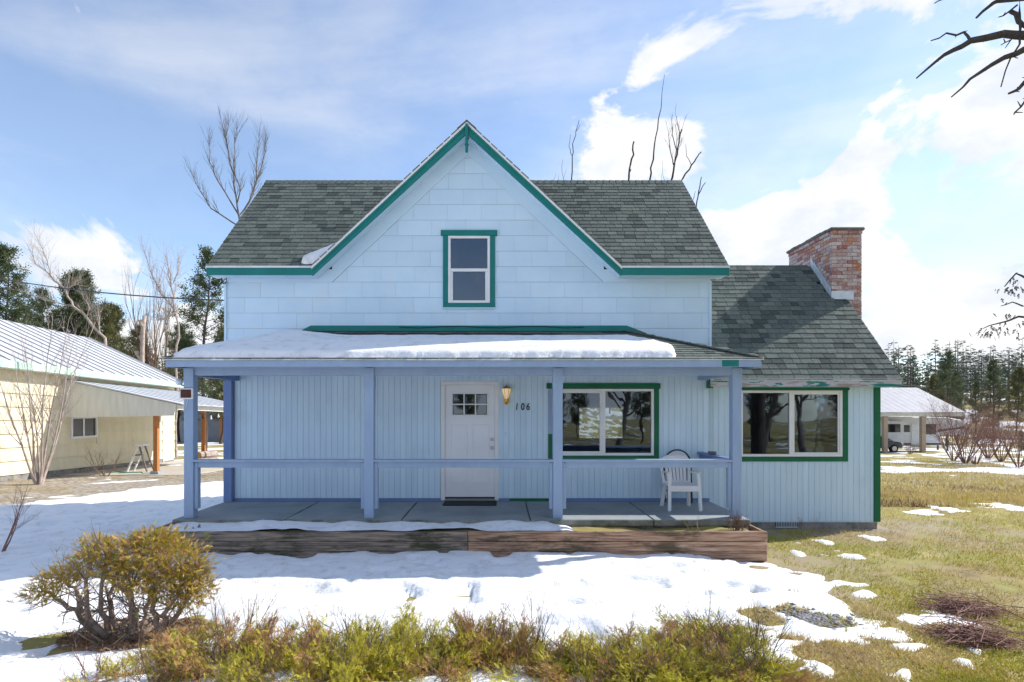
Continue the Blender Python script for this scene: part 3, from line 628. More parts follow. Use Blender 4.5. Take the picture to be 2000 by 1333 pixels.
# ---- windows
def window(name, r, y, kind, trim, parent, hdr=None):
    x0, x1, z0, z1 = r; e = .045
    root = MB().box(x0 - e*0, x1, y - .03, y + .05, z1 - e, z1).box(x0, x1, y - .03, y + .05, z0, z0 + e).box(x0, x0 + e, y - .0295, y + .05, z0 + e, z1 - e).box(x1 - e, x1, y - .0295, y + .05, z0 + e, z1 - e).build(name, M['vinyl'], parent, bevel=.003)
    if kind == 'slider':
        xm = (x0 + x1) / 2
        MB().box(xm - .035, xm + .035, y - .022, y + .045, z0 + e, z1 - e).build('mullion', M['vinyl'], root, bevel=.003)
        a, b = (x0 + e, xm - .035) if trim == 'porch' else (xm + .035, x1 - e); s = .03
        MB().box(a, b, y - .01, y + .02, z0 + e, z0 + e + s).box(a, b, y - .01, y + .02, z1 - e - s, z1 - e).box(a, a + s, y - .0095, y + .02, z0 + e + s, z1 - e - s).box(b - s, b, y - .0095, y + .02, z0 + e + s, z1 - e - s).build('sash', M['vinyl'], root, bevel=.002)
        MB().box(x0 + e, xm - .035, y + .006, y + .009, z0 + e, z1 - e).build('pane', M['glass'], root); MB().box(xm + .035, x1 - e, y + .006, y + .009, z0 + e, z1 - e).build('pane', M['glass'], root)
    else:
        zm = PZ(528, YW)
        MB().box(x0 + e, x1 - e, y - .024, y + .04, zm - .03, zm + .025).build('meeting_rail', M['vinyl'], root, bevel=.003)
        MB().box(x0 + e, x0 + e + .04, y - .012, y + .03, z0 + e, zm - .03).box(x1 - e - .04, x1 - e, y - .012, y + .03, z0 + e, zm - .03).build('sash', M['vinyl'], root, bevel=.002)
        MB().box(x0 + e, x1 - e, y + .002, y + .005, zm + .025, z1 - e).build('pane', M['glass'], root); MB().box(x0 + e + .04, x1 - e - .04, y + .006, y + .009, z0 + e, zm - .03).build('pane', M['glass'], root)
    return root
wU = window('upper_window', WU, YW, 'hung', '', house)
t = .092
MB().box(WU[0] - t, WU[0] - .002, YW - .036, YW - .001, WU[2] - .004, WU[3] + .002).build('window_trim', M['teal'], wU, bevel=.003)
MB().box(WU[1] + .002, WU[1] + t, YW - .036, YW - .001, WU[2] - .004, WU[3] + .002).build('window_trim', M['teal'], wU, bevel=.003)
MB().box(WU[0] - t - .04, WU[1] + t + .04, YW - .045, YW - .001, WU[3] + .003, WU[3] + .10).build('window_header', M['teal'], wU, bevel=.003)
MB().box(WU[0] - t, WU[1] + t, YW - .040, YW - .001, WU[2] - .085, WU[2] - .005).box(WU[0] - t, WU[1] + t, YW - .05, YW - .001, WU[2] - .108, WU[2] - .086, 1).build('window_sill', [M['teal'], M['frieze']], wU, bevel=.003)
w1 = window('porch_window', W1, YW, 'slider', 'porch', house)
MB().box(W1[1] + .002, W1[1] + .09, YW - .036, YW - .0005, W1[2] - .08, W1[3] + .002).build('window_trim', M['green'], w1, bevel=.003)
zsp = PZ(848, YW)
MB().box(W1[0] - .09, W1[0] - .002, YW - .036, YW - .0005, W1[2] - .08, zsp).box(W1[0] - .09, W1[0] - .002, YW - .036, YW - .0005, zsp + .0005, W1[3] + .002, 1).build('window_trim', [M['green'], M['peri']], w1, bevel=.003)
MB().box(W1[0] - .12, W1[1] + .115, YW - .045, YW - .0005, W1[3] + .003, W1[3] + .10).build('window_header', M['green'], w1, bevel=.003)
MB().box(W1[0] - .001, W1[1] + .001, YW - .034, YW - .0005, W1[2] - .08, W1[2] - .002).build('window_sill', M['green'], w1, bevel=.003)
w2 = window('wing_window', W2, YG, 'slider', 'wing', house)
MB().box(W2[1] + .002, W2[1] + .098, YG - .036, YG - .0005, W2[2] - .09, W2[3] + .002).build('window_trim', M['green'], w2, bevel=.003)
MB().box(W2[0] - .098, W2[0] - .002, YG - .036, YG - .0005, W2[2] - .09, W2[3] + .002).build('window_trim', M['green'], w2, bevel=.003)
MB().box(W2[0] - .12, W2[1] + .12, YG - .045, YG - .0005, W2[3] + .003, W2[3] + .05).build('window_header', M['green'], w2, bevel=.003)
MB().box(W2[0] - .001, W2[1] + .001, YG - .034, YG - .0005, W2[2] - .09, W2[2] - .002).build('window_sill', M['green'], w2, bevel=.003)
# ---- door
D0, D1, DZ0, DZ1 = PX(869.4, YW), PX(966, YW), ZF + .075, PZ(752.6, YW)
L0, L1, LZ0, LZ1 = PX(884, YW), PX(951, YW), PZ(810.3, YW), PZ(770, YW)
dm = MB(); wall_cells(dm, {D0, D1}, {DZ0, DZ1}, [(L0, L1, LZ0, LZ1)], lambda m, a, b, c, d: m.box(a, b, YW + .01, YW + .055, c, d))
door = dm.build('front_door', M['door'], house)
ZM = PZ(829, YW)
for a, b in ((D0 + .10, D0 + .41), (D1 - .41, D1 - .10)):
    q = MB()
    for (u0, u1, v0, v1) in ((a, b, ZM - .02, ZM), (a, b, DZ0 + .25, DZ0 + .27), (a, a + .02, DZ0 + .271, ZM - .021), (b - .02, b, DZ0 + .271, ZM - .021)): q.box(u0, u1, YW + .003, YW + .0095, v0, v1)
    q.build('door_panel_moulding', M['door'], door, bevel=.004)
mu = MB().box(L0 - .02, L1 + .02, YW - .004, YW + .0095, LZ1, LZ1 + .02).box(L0 - .02, L1 + .02, YW - .004, YW + .0095, LZ0 - .02, LZ0).box(L0 - .02, L0, YW - .0035, YW + .0095, LZ0, LZ1).box(L1, L1 + .02, YW - .0035, YW + .0095, LZ0, LZ1)
for k in (1, 2): xk = L0 + (L1 - L0) * k / 3; mu.box(xk - .011, xk + .011, YW - .002, YW + .02, LZ0, LZ1)
mu.box(L0, L1, YW - .0015, YW + .0205, (LZ0 + LZ1) / 2 - .011, (LZ0 + LZ1) / 2 + .011); mu.build('glazing_bars', M['vinyl'], door, bevel=.002)
for i in range(3):
    for j in range(2):
        a = L0 + (L1 - L0) * i / 3; b = L0 + (L1 - L0) * (i + 1) / 3; c = LZ0 + (LZ1 - LZ0) * j / 2; d = LZ0 + (LZ1 - LZ0) * (j + 1) / 2
        MB().box(a + .011, b - .011, YW + .022, YW + .026, c + .011, d - .011).build('pane', M['glass'], door)
def knob(py, r, name):
    x, z = PX(960.5, YW), PZ(py, YW); m = MB(); n = 14
    for (ra, rb, ya, yb) in ((r, r, .01, -.004), (r * .5, r * .5, -.004, -.03), (r * .85, r * .85, -.03, -.05)):
        vs = [(x + q * math.cos(2*math.pi*k/n), YW + yy, z + q * math.sin(2*math.pi*k/n)) for q, yy in ((ra, ya), (rb, yb)) for k in range(n)]
        m.add(vs, [tuple(range(n)), tuple(range(2*n-1, n-1, -1))] + [(k, k+n, (k+1) % n + n, (k+1) % n) for k in range(n)])
    m.build(name, M['nickel'], door, bevel=.003)
knob(859, .03, 'deadbolt'); knob(875, .034, 'door_knob')
ca = MB().box(DR[0] - .045, D0 - .002, YW - .022, YW + .05, ZF + .02, DZ1 + .002).box(D1 + .002, DR[1] + .045, YW - .022, YW + .05, ZF + .02, DZ1 + .002).box(DR[0] - .045, DR[1] + .045, YW - .0225, YW + .05, DZ1 + .003, DZ1 + .066)
ca.build('door_casing', M['vinyl'], door, bevel=.004)
MB().box(D0 - .001, D1 + .001, YW - .03, YW + .06, ZF + .003, ZF + .05).build('threshold', M['nickel'], door, bevel=.004)
MB().box(D0, D1, YW + .008, YW + .05, ZF + .0505, DZ0 - .001).build('door_sweep', M['black'], door)
# doorbell and number
MB().box(PX(985, YW), PX(989.5, YW), YW - .028, YW - .0125, PZ(852, YW), PZ(844.5, YW)).build('doorbell', M['plank'], house, bevel=.004)
nb = None
for ch, pxc in (('1', 1009), ('0', 1020.5), ('6', 1031)):
    cu = bpy.data.curves.new('digit', 'FONT'); cu.body = ch; cu.size = .175; cu.extrude = .006; cu.align_x = 'CENTER'; cu.offset = .002
    tmp = bpy.data.objects.new('tmp', cu); COL.objects.link(tmp); bpy.context.view_layer.update()
    me = bpy.data.meshes.new_from_object(tmp.evaluated_get(bpy.context.evaluated_depsgraph_get())); bpy.data.objects.remove(tmp)
    me.materials.clear(); me.materials.append(M['black']); o = bpy.data.objects.new('number_digit', me); COL.objects.link(o); o.parent = house
    o.rotation_euler = (R(90), R(4), 0); o.scale = (.78, 1, 1); o.location = Vector((PX(pxc, YW), YW - .02, PZ(801, YW))) - org(house)
# ---- chimney
core = MB().box(CHX0 + .012, CHX1 - .012, CHY0 + .012, CHY1 - .012, -.3, CHZ - .10)
chim = core.build('chimney', M['mortar'], house)
BH, BL, BD = .0763, .213, .10
bmesh_c = {}
def brick_mesh(l):
    k = round(l, 3)
    if k not in bmesh_c:
        m = MB().box(-l/2 + .006, l/2 - .006, 0, BD, .006, BH - .005); me = bpy.data.meshes.new('brick'); me.from_pydata(m.v, [], m.f); me.materials.append(M['brick']); bmesh_c[k] = me
    return bmesh_c[k]
stuffV, stuffF, stuffA = [], [], []
def zwing(y): return ZGE + (ZGR - ZGE) / (YGR - YGE) * ((y if y < YGR else 2 * YGR - y) - YGE)
nc = int((CHZ - .11 - 3.6) / BH)
for k in range(nc):
    z = CHZ - .105 - (k + 1) * BH; odd = k % 2
    proud = .028 if k == 0 else 0
    # front face
    runs = [(CHX0, CHX0 + BL*1), (CHX0 + BL, CHX0 + 2*BL), (CHX0 + 2*BL, CHX1)] if odd else [(CHX0, CHX0 + BL/2), (CHX0 + BL/2, CHX0 + 1.5*BL), (CHX0 + 1.5*BL, CHX0 + 2.5*BL), (CHX0 + 2.5*BL, CHX1)]
    def place(l, loc, rz, vis):
        yj = rng_s.uniform(-.003, .005)
        if vis:
            o = bpy.data.objects.new('brick', brick_mesh(l)); COL.objects.link(o); o.parent = chim; o.rotation_euler = (0, rng_s.uniform(-.008, .008), rz)
            o.location = Vector(loc) + Vector((yj if rz else 0, 0 if rz else yj, 0)) - org(chim)
        else:
            b = len(stuffV); c, s = math.cos(rz), math.sin(rz); mv = brick_mesh(l)
            stuffV.extend([(loc[0] + q.co.x * c - q.co.y * s, loc[1] + q.co.x * s + q.co.y * c, loc[2] + q.co.z) for q in mv.vertices]); stuffF.extend([tuple(i + b for i in q.vertices) for q in mv.polygons]); stuffA.extend([rng_s.random()] * 6)
    for a, b in runs:
        vis = z > zwing(CHY0) - .12 or a > XGE - .1
        if z < 4.0: vis = False
        place(b - a, ((a + b) / 2, CHY0 - proud, z), 0, vis)
        place(b - a, ((a + b) / 2, CHY1 + proud, z), math.pi, False)
    y = CHY0 + .1 - (0 if odd else BL / 2)
    while y < CHY1 - .1:
        a, b = max(y, CHY0 + .1), min(y + BL, CHY1 - .1); y += BL
        if b - a < .05: continue
        vis = z + BH > zwing((a + b) / 2)
        place(b - a, (CHX0 - proud, (a + b) / 2, z), -math.pi / 2, vis)
        place(b - a, (CHX1 + proud, (a + b) / 2, z), math.pi / 2, False)
o = npmesh('brickwork', np.array(stuffV), np.array(stuffF), M['brick'], parent=chim, attr=stuffA); o['kind'] = 'stuff'
cp = MB(); n_ = 9
for k in range(n_):
    a = CHY0 - .045 + (CHY1 - CHY0 + .09) * k / n_; b = CHY0 - .045 + (CHY1 - CHY0 + .09) * (k + 1) / n_
    cp.box(CHX0 - .045, CHX1 + .045, a, b + .0005, CHZ - .1045, CHZ - .03 + rng_s.uniform(-.012, .012))
cp.build('chimney_cap', M['cap'], chim, bevel=.02)
for k in range(6):
    yy = CHY0 + .02 + k * .125; z0 = zwing(yy)
    MB().prism([(yy - .06, z0 - .06), (yy + .115, z0 + .11), (yy + .115, z0 + .36), (yy + .01, z0 + .22)], CHX0 - .022 - .006 * (k % 2), CHX0 - .013, 'x').build('step_flashing', M['flash'], chim)
MB().box(CHX0 - .02, CHX0 + .44, CHY0 - .02, CHY0 - .012, zwing(CHY0) - .03, zwing(CHY0) + .15).build('apron_flashing', M['flash'], chim)

# ================================================================== snow on roofs
def psurf(x, y):
    zf = PZE + psl * (y - PE); zl = PZE + (x - PXL) * (PTZ - PZE) / (PT0 - PXL); zr = PZE + (PXR - x) * (PTZ - PZE) / (PXR - PT1); return np.minimum(np.minimum(zf, zl), zr)
xs = np.arange(PXL - .05, 2.9, .035); ys = np.arange(PE - .04, YW - .05, .03); X_, Y_ = np.meshgrid(xs, ys)
wob = (fbm(X_, Y_, 2.5, 3, 81) - .5) * .22 + (fbm(X_, Y_, 9, 3, 82) - .5) * .12
xr = np.interp(Y_, [PE, 8.9, 9.6, YW], [2.62, 2.72, 2.45, 1.9])
d = np.minimum.reduce([Y_ - PE - .005 + .4 * wob, (xr - X_) * .9 + wob, (X_ - PXL) * .45 - .04 + wob * .6, (YW - .27 - .16 * sst(-3.2, -2.6, X_) + .5 * np.clip(-3.5 - X_, 0, .5) - Y_) + .4 * wob])
q = np.clip(d / .12, 0, 1); tS = np.where(d > 0, .095 * (1 - .62 * sst(8.9, 10.0, Y_) * sst(-3.6, -2.9, X_)) * np.sqrt(np.clip(1 - (1 - q) ** 2, 0, 1)) + (fbm(X_, Y_, 1.3, 3, 83) - .5) * .03 * q, -.03)
V, F = grid(xs, ys, psurf(X_, Y_) + .02 + tS, d > -.03)
tag(npmesh('roof_snow', V, F, M['snow'], smooth=True), 'thick smooth snow blanket sliding on the porch roof', 'snow', kind='stuff')
xs = np.arange(-3.7, -2.2, .02); ys = np.arange(YE - .02, 10.75, .02); X_, Y_ = np.meshgrid(xs, ys)
xv = GX - (ZR + .02 - (ZE + (Y_ - YE) * (ZR - ZE) / (YR - YE))) / GSL            # valley line
wob = (fbm(X_, Y_, 8, 3, 91) - .5) * .10
wd = np.interp(Y_, [YE, 10.05, 10.25, 10.4, 10.5, 10.62, 10.72], [.10, .30, .26, .17, .22, .20, .05])
d = np.minimum(wd - (xv - X_) + wob * .7, xv + .03 - X_)
d = np.minimum(d, np.minimum(Y_ - YE - .03, 10.70 - Y_) + wob)
q = np.clip(d / .07, 0, 1); tS = np.where(d > 0, .13 * np.sqrt(np.clip(1 - (1 - q) ** 2, 0, 1)), -.03)
V, F = grid(xs, ys, ZE + (Y_ - YE) * (ZR - ZE) / (YR - YE) + .012 + tS, d > -.02)
tag(npmesh('roof_snow', V, F, M['snow'], smooth=True), 'small lump of snow left in the gable valley', 'snow', kind='stuff')

# ================================================================== planter
PLY0, PLY1 = 8.08, 8.60; PL0, PL1 = -4.94, 3.81; PM = PX(914, PLY0)
pl = thing('timber_planter', ((PL0 + PL1) / 2, 8.3, 0), 'long weathered timber planter box in front of the porch slab', 'planter')
for r_ in range(3):
    zb = -.03 + r_ * .139; j = .004 * r_
    MB().box(PL0, PM - .003, PLY0 + j, PLY0 + .045 + j, zb + .002, zb + .137).build('board', M['timber'], pl, bevel=.006)
    MB().box(PM + .003, PL1, PLY0 + .004 - j, PLY0 + .045, zb + .002 + (.006 if r_ == 2 else 0), zb + .137 + (.008 if r_ == 2 else 0)).build('board', M['cedar'], pl, bevel=.006)
    for x_, mm in ((PL0, 'timber'), (PL1 - .045, 'cedar')): MB().box(x_, x_ + .045, PLY0 + .046, PLY1, zb + .002, zb + .136 + (.04 if r_ == 2 and x_ < 0 else 0)).build('end_board', M[mm], pl, bevel=.006)
xs = np.arange(PL0 + .05, PL1 - .05, .05); ys = np.arange(PLY0 + .046, PLY1 + .09, .03); X_, Y_ = np.meshgrid(xs, ys)
zz = .30 + .06 * sst(1.8, .6, X_) + (fbm(X_, Y_, 2.2, 3, 95) - .5) * .10 + .05 * (Y_ - PLY0)
V, F = grid(xs, ys, zz); tag(npmesh('planter_soil', V, F, gm, smooth=True, parent=pl))
V, F = grid(xs, ys, zz + .045 - .10 * sst(.5, 1.9, X_ + (fbm(X_, Y_, 3, 3, 97) - .5) * 1.4) + (fbm(X_, Y_, 1.2, 3, 96) - .5) * .05)
tag(npmesh('planter_snow', V, F, M['snow'], smooth=True), 'strip of snow lying inside the timber planter', 'snow', kind='stuff')

# ================================================================== vegetation generators
def unit(a): return a / np.maximum(np.linalg.norm(a, axis=-1, keepdims=True), 1e-9)
def fronds(Pn, D, L, K=9, wf=.11, rg=rng):
    """flat sprays of small leaflets: N*K triangles"""
    N = len(Pn); D = unit(D); ref = unit(rg.normal(size=(N, 3))); Sd = unit(np.cross(D, ref)); V = np.zeros((N, K, 3, 3)); L = np.asarray(L).reshape(N, 1)
    for k in range(K):
        t = .08 + .9 * k / (K - 1); sg = 1 if k % 2 else -1
        if k == K - 1: sg = 0
        ld = unit(D * .8 + Sd * sg * .62 + rg.normal(size=(N, 3)) * .16); ll = L * (.48 - .26 * t) * (1 if sg else 1.1)
        b = Pn + D * L * t * .85; wv_ = unit(np.cross(ld, np.cross(D, Sd) + .01)) * L * wf * .5
        V[:, k, 0] = b - wv_; V[:, k, 1] = b + wv_; V[:, k, 2] = b + ld * ll
    return V.reshape(-1, 3), np.arange(N * K * 3).reshape(-1, 3)
def grow(mb, rg, p, d, length, rad, level, maxlev, nch, spread, up=.15, wig=.12, seg=5, sides=(6, 5, 4, 3, 3), tips=None, taper=.35, start=.3, lenf=(.45, .75), m=0):
    pts = [p]; rads = [rad]; q = Vector(p); dd = Vector(d).normalized()
    for i in range(seg):
        dd = (dd + Vector(rg.normal(size=3)) * wig + Vector((0, 0, up * .3))).normalized(); q = q + dd * (length / seg); pts.append(q.copy()); rads.append(rad * (1 - (1 - taper) * (i + 1) / seg))
    mb.tube(pts, rads, sides[min(level, len(sides) - 1)], m)
    if level >= maxlev:
        if tips is not None: tips.append((pts[-1], dd.copy()))
        return
    for c in range(nch[min(level, len(nch) - 1)]):
        t = start + (1 - start) * (c + rg.uniform(.2, .9)) / nch[min(level, len(nch) - 1)]; k = min(int(t * seg), seg - 1); f = t * seg - k
        bp = pts[k].lerp(pts[k + 1], f); bd = (pts[k + 1] - pts[k]).normalized(); ax = Vector(rg.normal(size=3)); ax = (ax - bd * ax.dot(bd)).normalized()
        nd = (bd * math.cos(spread) + ax * math.sin(spread) + Vector((0, 0, up))).normalized()
        grow(mb, rg, bp, nd, length * rg.uniform(*lenf) * (1.15 - .5 * t), rads[k] * .62, level + 1, maxlev, nch, spread, up, wig, max(3, seg - 1), sides, tips, taper, .2, lenf, m)
def G(x, y): return float(gz(x, y))
def bare_tree(name, loc, h, seed, label, cat='tree', group=None, matn='bark', rad=.12, lev=3, nch=(7, 5, 4), spread=.6, up=.25, lean=(0, 0), stems=1, sep=.25, start=.3, lenf=(.45, .75), wig=.1, taper=.3, zoff=-.1, trunkname='trunk'):
    rg = np.random.default_rng(seed); t = thing(name, (loc[0], loc[1], loc[2] + zoff), label, cat, group); L0 = Vector((loc[0], loc[1], loc[2] + zoff))
    for s_ in range(stems):
        a = 2 * math.pi * s_ / max(1, stems) + rg.uniform(0, 1); d0 = Vector((math.cos(a) * sep * (stems > 1) + lean[0], math.sin(a) * sep * (stems > 1) + lean[1], 1)).normalized()
        pts = [L0 + Vector((math.cos(a), math.sin(a), 0)) * rad * 1.2 * (stems > 1)]; rr = [rad]; dd = d0; sg = 9; hh = h * rg.uniform(.8, 1.05) if stems > 1 else h
        for i in range(sg):
            dd = (dd + Vector(rg.normal(size=3)) * wig * .5 + Vector((0, 0, .05))).normalized(); pts.append(pts[-1] + dd * hh / sg); rr.append(rad * (1 - (1 - taper * .3) * ((i + 1) / sg) ** .9))
        MB().tube(pts, rr, 7).build(trunkname, M[matn], t, smooth=True)
        mb = MB(); n0 = nch[0]
        for c in range(n0):
            f = start + (1 - start) * (c + rg.uniform(.1, .9)) / n0; k = min(int(f * sg), sg - 1); bp = pts[k].lerp(pts[k + 1], f * sg - k); bd = (pts[k + 1] - pts[k]).normalized()
            ax = Vector(rg.normal(size=3)); ax = (ax - bd * ax.dot(bd)).normalized(); nd = (bd * math.cos(spread) + ax * math.sin(spread) + Vector((0, 0, up * .5))).normalized()
            grow(mb, rg, bp, nd, hh * rg.uniform(*lenf) * (1.1 - .65 * f) * .75, rr[k] * .5, 1, lev, nch, spread, up, wig, 5, taper=taper, lenf=lenf)
        if mb.v: mb.build('branches', M[matn], t)
    return t
# ---- pines: three shared crowns
def pine_proto(seed, h, wid, dens, nm):
    rg = np.random.default_rng(seed); tr = MB(); sway = [Vector((0, 0, 0))]
    for i in range(8): sway.append(sway[-1] + Vector((rg.normal() * .08, rg.normal() * .08, h / 8)))
    tr.tube(sway, [h * .012 * (1 - .88 * i / 8) for i in range(9)], 7)
    br = MB(); Pn, Dn, Ln = [], [], []
    for i in range(dens):
        f = .22 + .78 * (i + rg.uniform(0, 1)) / dens; k = min(int(f * 8), 7); b = sway[k].lerp(sway[k + 1], f * 8 - k); az = rg.uniform(0, 2 * math.pi)
        ln = wid * (1 - f) ** .62 * rg.uniform(.45, 1.1) * min(1, (f - .1) * 3) + .25; el = rg.uniform(-.25, .35) + .6 * f
        d = Vector((math.cos(az) * math.cos(el), math.sin(az) * math.cos(el), math.sin(el))); e = b + d * ln + Vector((0, 0, ln * .08)); br.tube([b, b.lerp(e, .5) + Vector((0, 0, -.05 * ln)), e], [.012 * h / 6, .008 * h / 6, .004], 3)
        for q in range(int(5 + ln * 5)):
            t = rg.uniform(.35, 1.02); c = b.lerp(e, t) + Vector(rg.normal(size=3)) * .16 * ln * .6
            for z in range(6):
                Pn.append(c); Dn.append(np.array(d) * .5 + rg.normal(size=3) * .8 + np.array((0, 0, .35))); Ln.append(rg.uniform(.28, .5))
    Vf, Ff = fronds(np.array([tuple(q) for q in Pn]), np.array(Dn), np.array(Ln), 3, .16, rg)
    return tr, br, Vf, Ff
PROTO = {}
def pine(kind, loc, sc, rz, label, mat_n='needle', group='pines behind the cream outbuilding', name='pine_tree'):
    key = (kind, mat_n)
    if key not in PROTO:
        tr, br, Vf, Ff = pine_proto(*{'a': (11, 12, 2.6, 110, 'a'), 'b': (12, 12, 2.2, 100, 'b'), 'c': (13, 12, 3.2, 130, 'c'), 'd': (14, 12, 2.9, 78, 'd')}[kind])
        PROTO[key] = None
        t = thing(name, (0, 0, 0), label, 'tree', group); tr.build('trunk', M['barkdark'], t, smooth=True); br.build('limbs', M['barkdark'], t); npmesh('crown', Vf, Ff, M[mat_n], parent=t); PROTO[key] = t
        t.location = loc; t.scale = (sc,) * 3; t.rotation_euler = (0, 0, rz); return t
    c = copy_tree(PROTO[key], loc, rz, sc); return tag(c, label, 'tree', group)
def pine_px(kind, px, pytop, Y, label, rz=0, **k):
    x = PX(px, Y); z = G(x, Y); h = PZ(pytop, Y) - z; return pine(kind, (x, Y, z - .1), h / 12, rz, label, **k)

# ================================================================== foreground junipers and bush
def juniper_proto(seed, rad, h, nb, mix):
    rg = np.random.default_rng(seed); tw = MB(); Pn, Dn, Ln, Mi = [], [], [], []
    for i in range(nb):
        az = rg.uniform(0, 2 * math.pi); el = rg.uniform(.15, 1.25) ; ln = rad * rg.uniform(.45, 1.05) * (1 - .42 * (el / 1.25)); p = Vector((math.cos(az), math.sin(az), 0)) * rad * rg.uniform(0, .35)
        d = Vector((math.cos(az) * math.cos(el), math.sin(az) * math.cos(el), math.sin(el) * h / rad * 1.1)); pts = [p]; dd = d.normalized()
        for k in range(4): dd = (dd + Vector(rg.normal(size=3)) * .13 + Vector((0, 0, .06))).normalized(); pts.append(pts[-1] + dd * ln / 4)
        tw.tube(pts, [.008, .006, .005, .004, .002], 3)
        brown = rg.random() < mix[2]
        for k in range(int(170 * ln / rad)):
            t = rg.uniform(.22, 1.0) ** .8; j = min(int(t * 4), 3); c = pts[j].lerp(pts[j + 1], t * 4 - j) + Vector(rg.normal(size=3)) * .035
            Pn.append(tuple(c)); Dn.append(np.array(dd) * .9 + rg.normal(size=3) * .55 + np.array((0, 0, .3))); Ln.append(rg.uniform(.03, .07))
            Mi.append(2 if brown and rg.random() < .8 else (0 if rg.random() < mix[0] * (.35 + .9 * t) else 1))
    for i in range(26):
        a = rg.uniform(0, 6.3); grow(tw, rg, Vector((rg.normal() * rad * .3, rg.normal() * rad * .3, h * .25)), Vector((math.cos(a) * .7, math.sin(a) * .7, rg.uniform(.5, 1.3))), rg.uniform(.18, .45), .005, 1, 3, (0, 4, 3), .5, .2, .12, 4, sides=(3, 3, 3, 3))
    K = 7; Vf, Ff = fronds(np.array(Pn), np.array(Dn), np.array(Ln), K, .12, rg)
    return tw, Vf, Ff, np.repeat(Mi, K)
JP = {}
def juniper(kind, px, py, rad_s, label, rz, zs=1.0):
    x, y = gpt(px, py); z = G(x, y)
    if kind not in JP:
        tw, Vf, Ff, Mi = juniper_proto(*{'a': (21, .75, .42, 84, (.85, .2, .12)), 'b': (22, .7, .46, 70, (.65, .3, .78)), 'c': (23, .6, .5, 42, (.6, .4, .26)), 'd': (24, .75, .38, 76, (.8, .2, .36))}[kind])
        t = thing('juniper_shrub', (0, 0, 0), label, 'shrub', 'low junipers along the front of the yard'); tw.build('stems', M['twig'], t); npmesh('foliage', Vf, Ff, [M['jun_y'], M['jun_g'], M['jun_b']], Mi, parent=t)
        JP[kind] = t
        t.location = (x, y, z - .03); t.scale = (rad_s, rad_s, rad_s * zs * .84); t.rotation_euler = (0, 0, rz); return t
    c = copy_tree(JP[kind], (x, y, z - .03), rz, (rad_s, rad_s, rad_s * zs * .84)); return tag(c, label, 'shrub')
for q in [('a', 690, 1330, 1.15, 'bright yellow-green low juniper in the middle of the front row', 0, 1),
          ('b', 430, 1325, 1.0, 'half brown low juniper beside the golden bush', 1.0, 1),
          ('a', 830, 1325, .95, 'mid green juniper mound beside the brown-topped one', 2.1, .95),
          ('b', 965, 1300, .82, 'brown-topped upright juniper clump before the snow', 2.8, 1.35),
          ('c', 1060, 1318, .8, 'thin ragged juniper with bare tips beside the brown-topped clump', .5, .9),
          ('d', 1170, 1350, 1.0, 'flat juniper mound with snow showing at its foot', 3.4, .9),
          ('a', 1300, 1345, 1.0, 'dense juniper mound before the leaning sparse one', 4.4, .9),
          ('c', 1385, 1275, .95, 'sparse leaning juniper with open brown branches', 5.3, 1.0),
          ('d', 1440, 1345, .9, 'juniper mound at the grass end of the row', 1.7, .95),
          ('c', 350, 1300, .6, 'small upright green juniper under the golden bush', 2.2, 1.3),
          ('d', 560, 1362, 1.0, 'low juniper with brown and yellow sprays before the bright one', 4.9, 1),
          ('d', 250, 1368, .8, 'low yellow juniper nearest the snowy corner', 3.9, .8)]: juniper(*q)
# ---- golden bush on bare stems
bx, by = gpt(258, 1250); bz = G(bx, by)
gb = thing('golden_bush', (bx, by, bz), 'golden open-branched conifer bush on twisted bare stems in the snow', 'bush')
rg = np.random.default_rng(5); stm = MB(); Pn, Dn, Ln, Mi = [], [], [], []
def bp_(px, py, dy=0): return P(px, py, by + dy)
clumps = [(72,1165,30,10,.1),(398,1150,20,26,.14),(372,1178,26,16,.14),(160,1100,30,16,.15),(300,1045,46,12,.2),(300,1075,62,34,.30),(355,1105,52,44,.25),(250,1085,55,34,.3),(320,1135,60,36,.32),(205,1078,42,24,.2),(225,1110,34,20,.2),(345,1150,48,32,.2),(275,1120,46,30,.35),(290,1060,40,18,.2),(112,1132,40,17,.14),(85,1152,26,12,.1),(132,1120,30,16,.12),(380,1120,28,32,.15),(182,1062,26,14,.12)]
stems = [((205,1250),(165,1200),(150,1150),(125,1130)),((215,1255),(190,1195),(196,1140),(205,1085)),((235,1250),(213,1190),(215,1150),(245,1095)),((258,1245),(258,1180),(262,1140),(285,1080)),((265,1250),(262,1195),(245,1150),(225,1110)),
         ((310,1240),(300,1205),(300,1160),(320,1120)),((312,1240),(325,1200),(345,1165),(360,1110)),((200,1252),(150,1195),(110,1170),(85,1155)),((285,1248),(285,1190),(300,1140),(300,1075)),((318,1238),(345,1195),(365,1165),(380,1125)),((225,1255),(175,1205),(168,1140),(185,1070))]
for i, s_ in enumerate(stems):
    dy = rg.uniform(-.25, .25); pts = [bp_(q[0] + rg.uniform(-4, 4), q[1], dy * (.3 + .7 * k / 3) * 1.2) for k, q in enumerate(s_)]
    full = []
    for k in range(3):
        for t in (0, .33, .67): full.append(pts[k].lerp(pts[k + 1], t) + Vector(rg.normal(size=3)) * .012)
    full.append(pts[3]); stm.tube(full, [.030 - .0022 * k for k in range(10)], 6)
    for k in range(2, 10):
        for z in range(3): grow(stm, rg, full[k], Vector(rg.normal(size=3)) + Vector((0, 0, .7)), rg.uniform(.12, .32), .007, 2, 3, (0, 0, 3), .6, .1, .15, 4)
for z in range(60):
    a = rg.uniform(0, 6.3); grow(stm, rg, Vector((bx + rg.normal() * .16, by + rg.normal() * .16, bz)), Vector((math.cos(a), math.sin(a), rg.uniform(.15, .6))), rg.uniform(.15, .35), .008, 3, 3, (0,), .5)
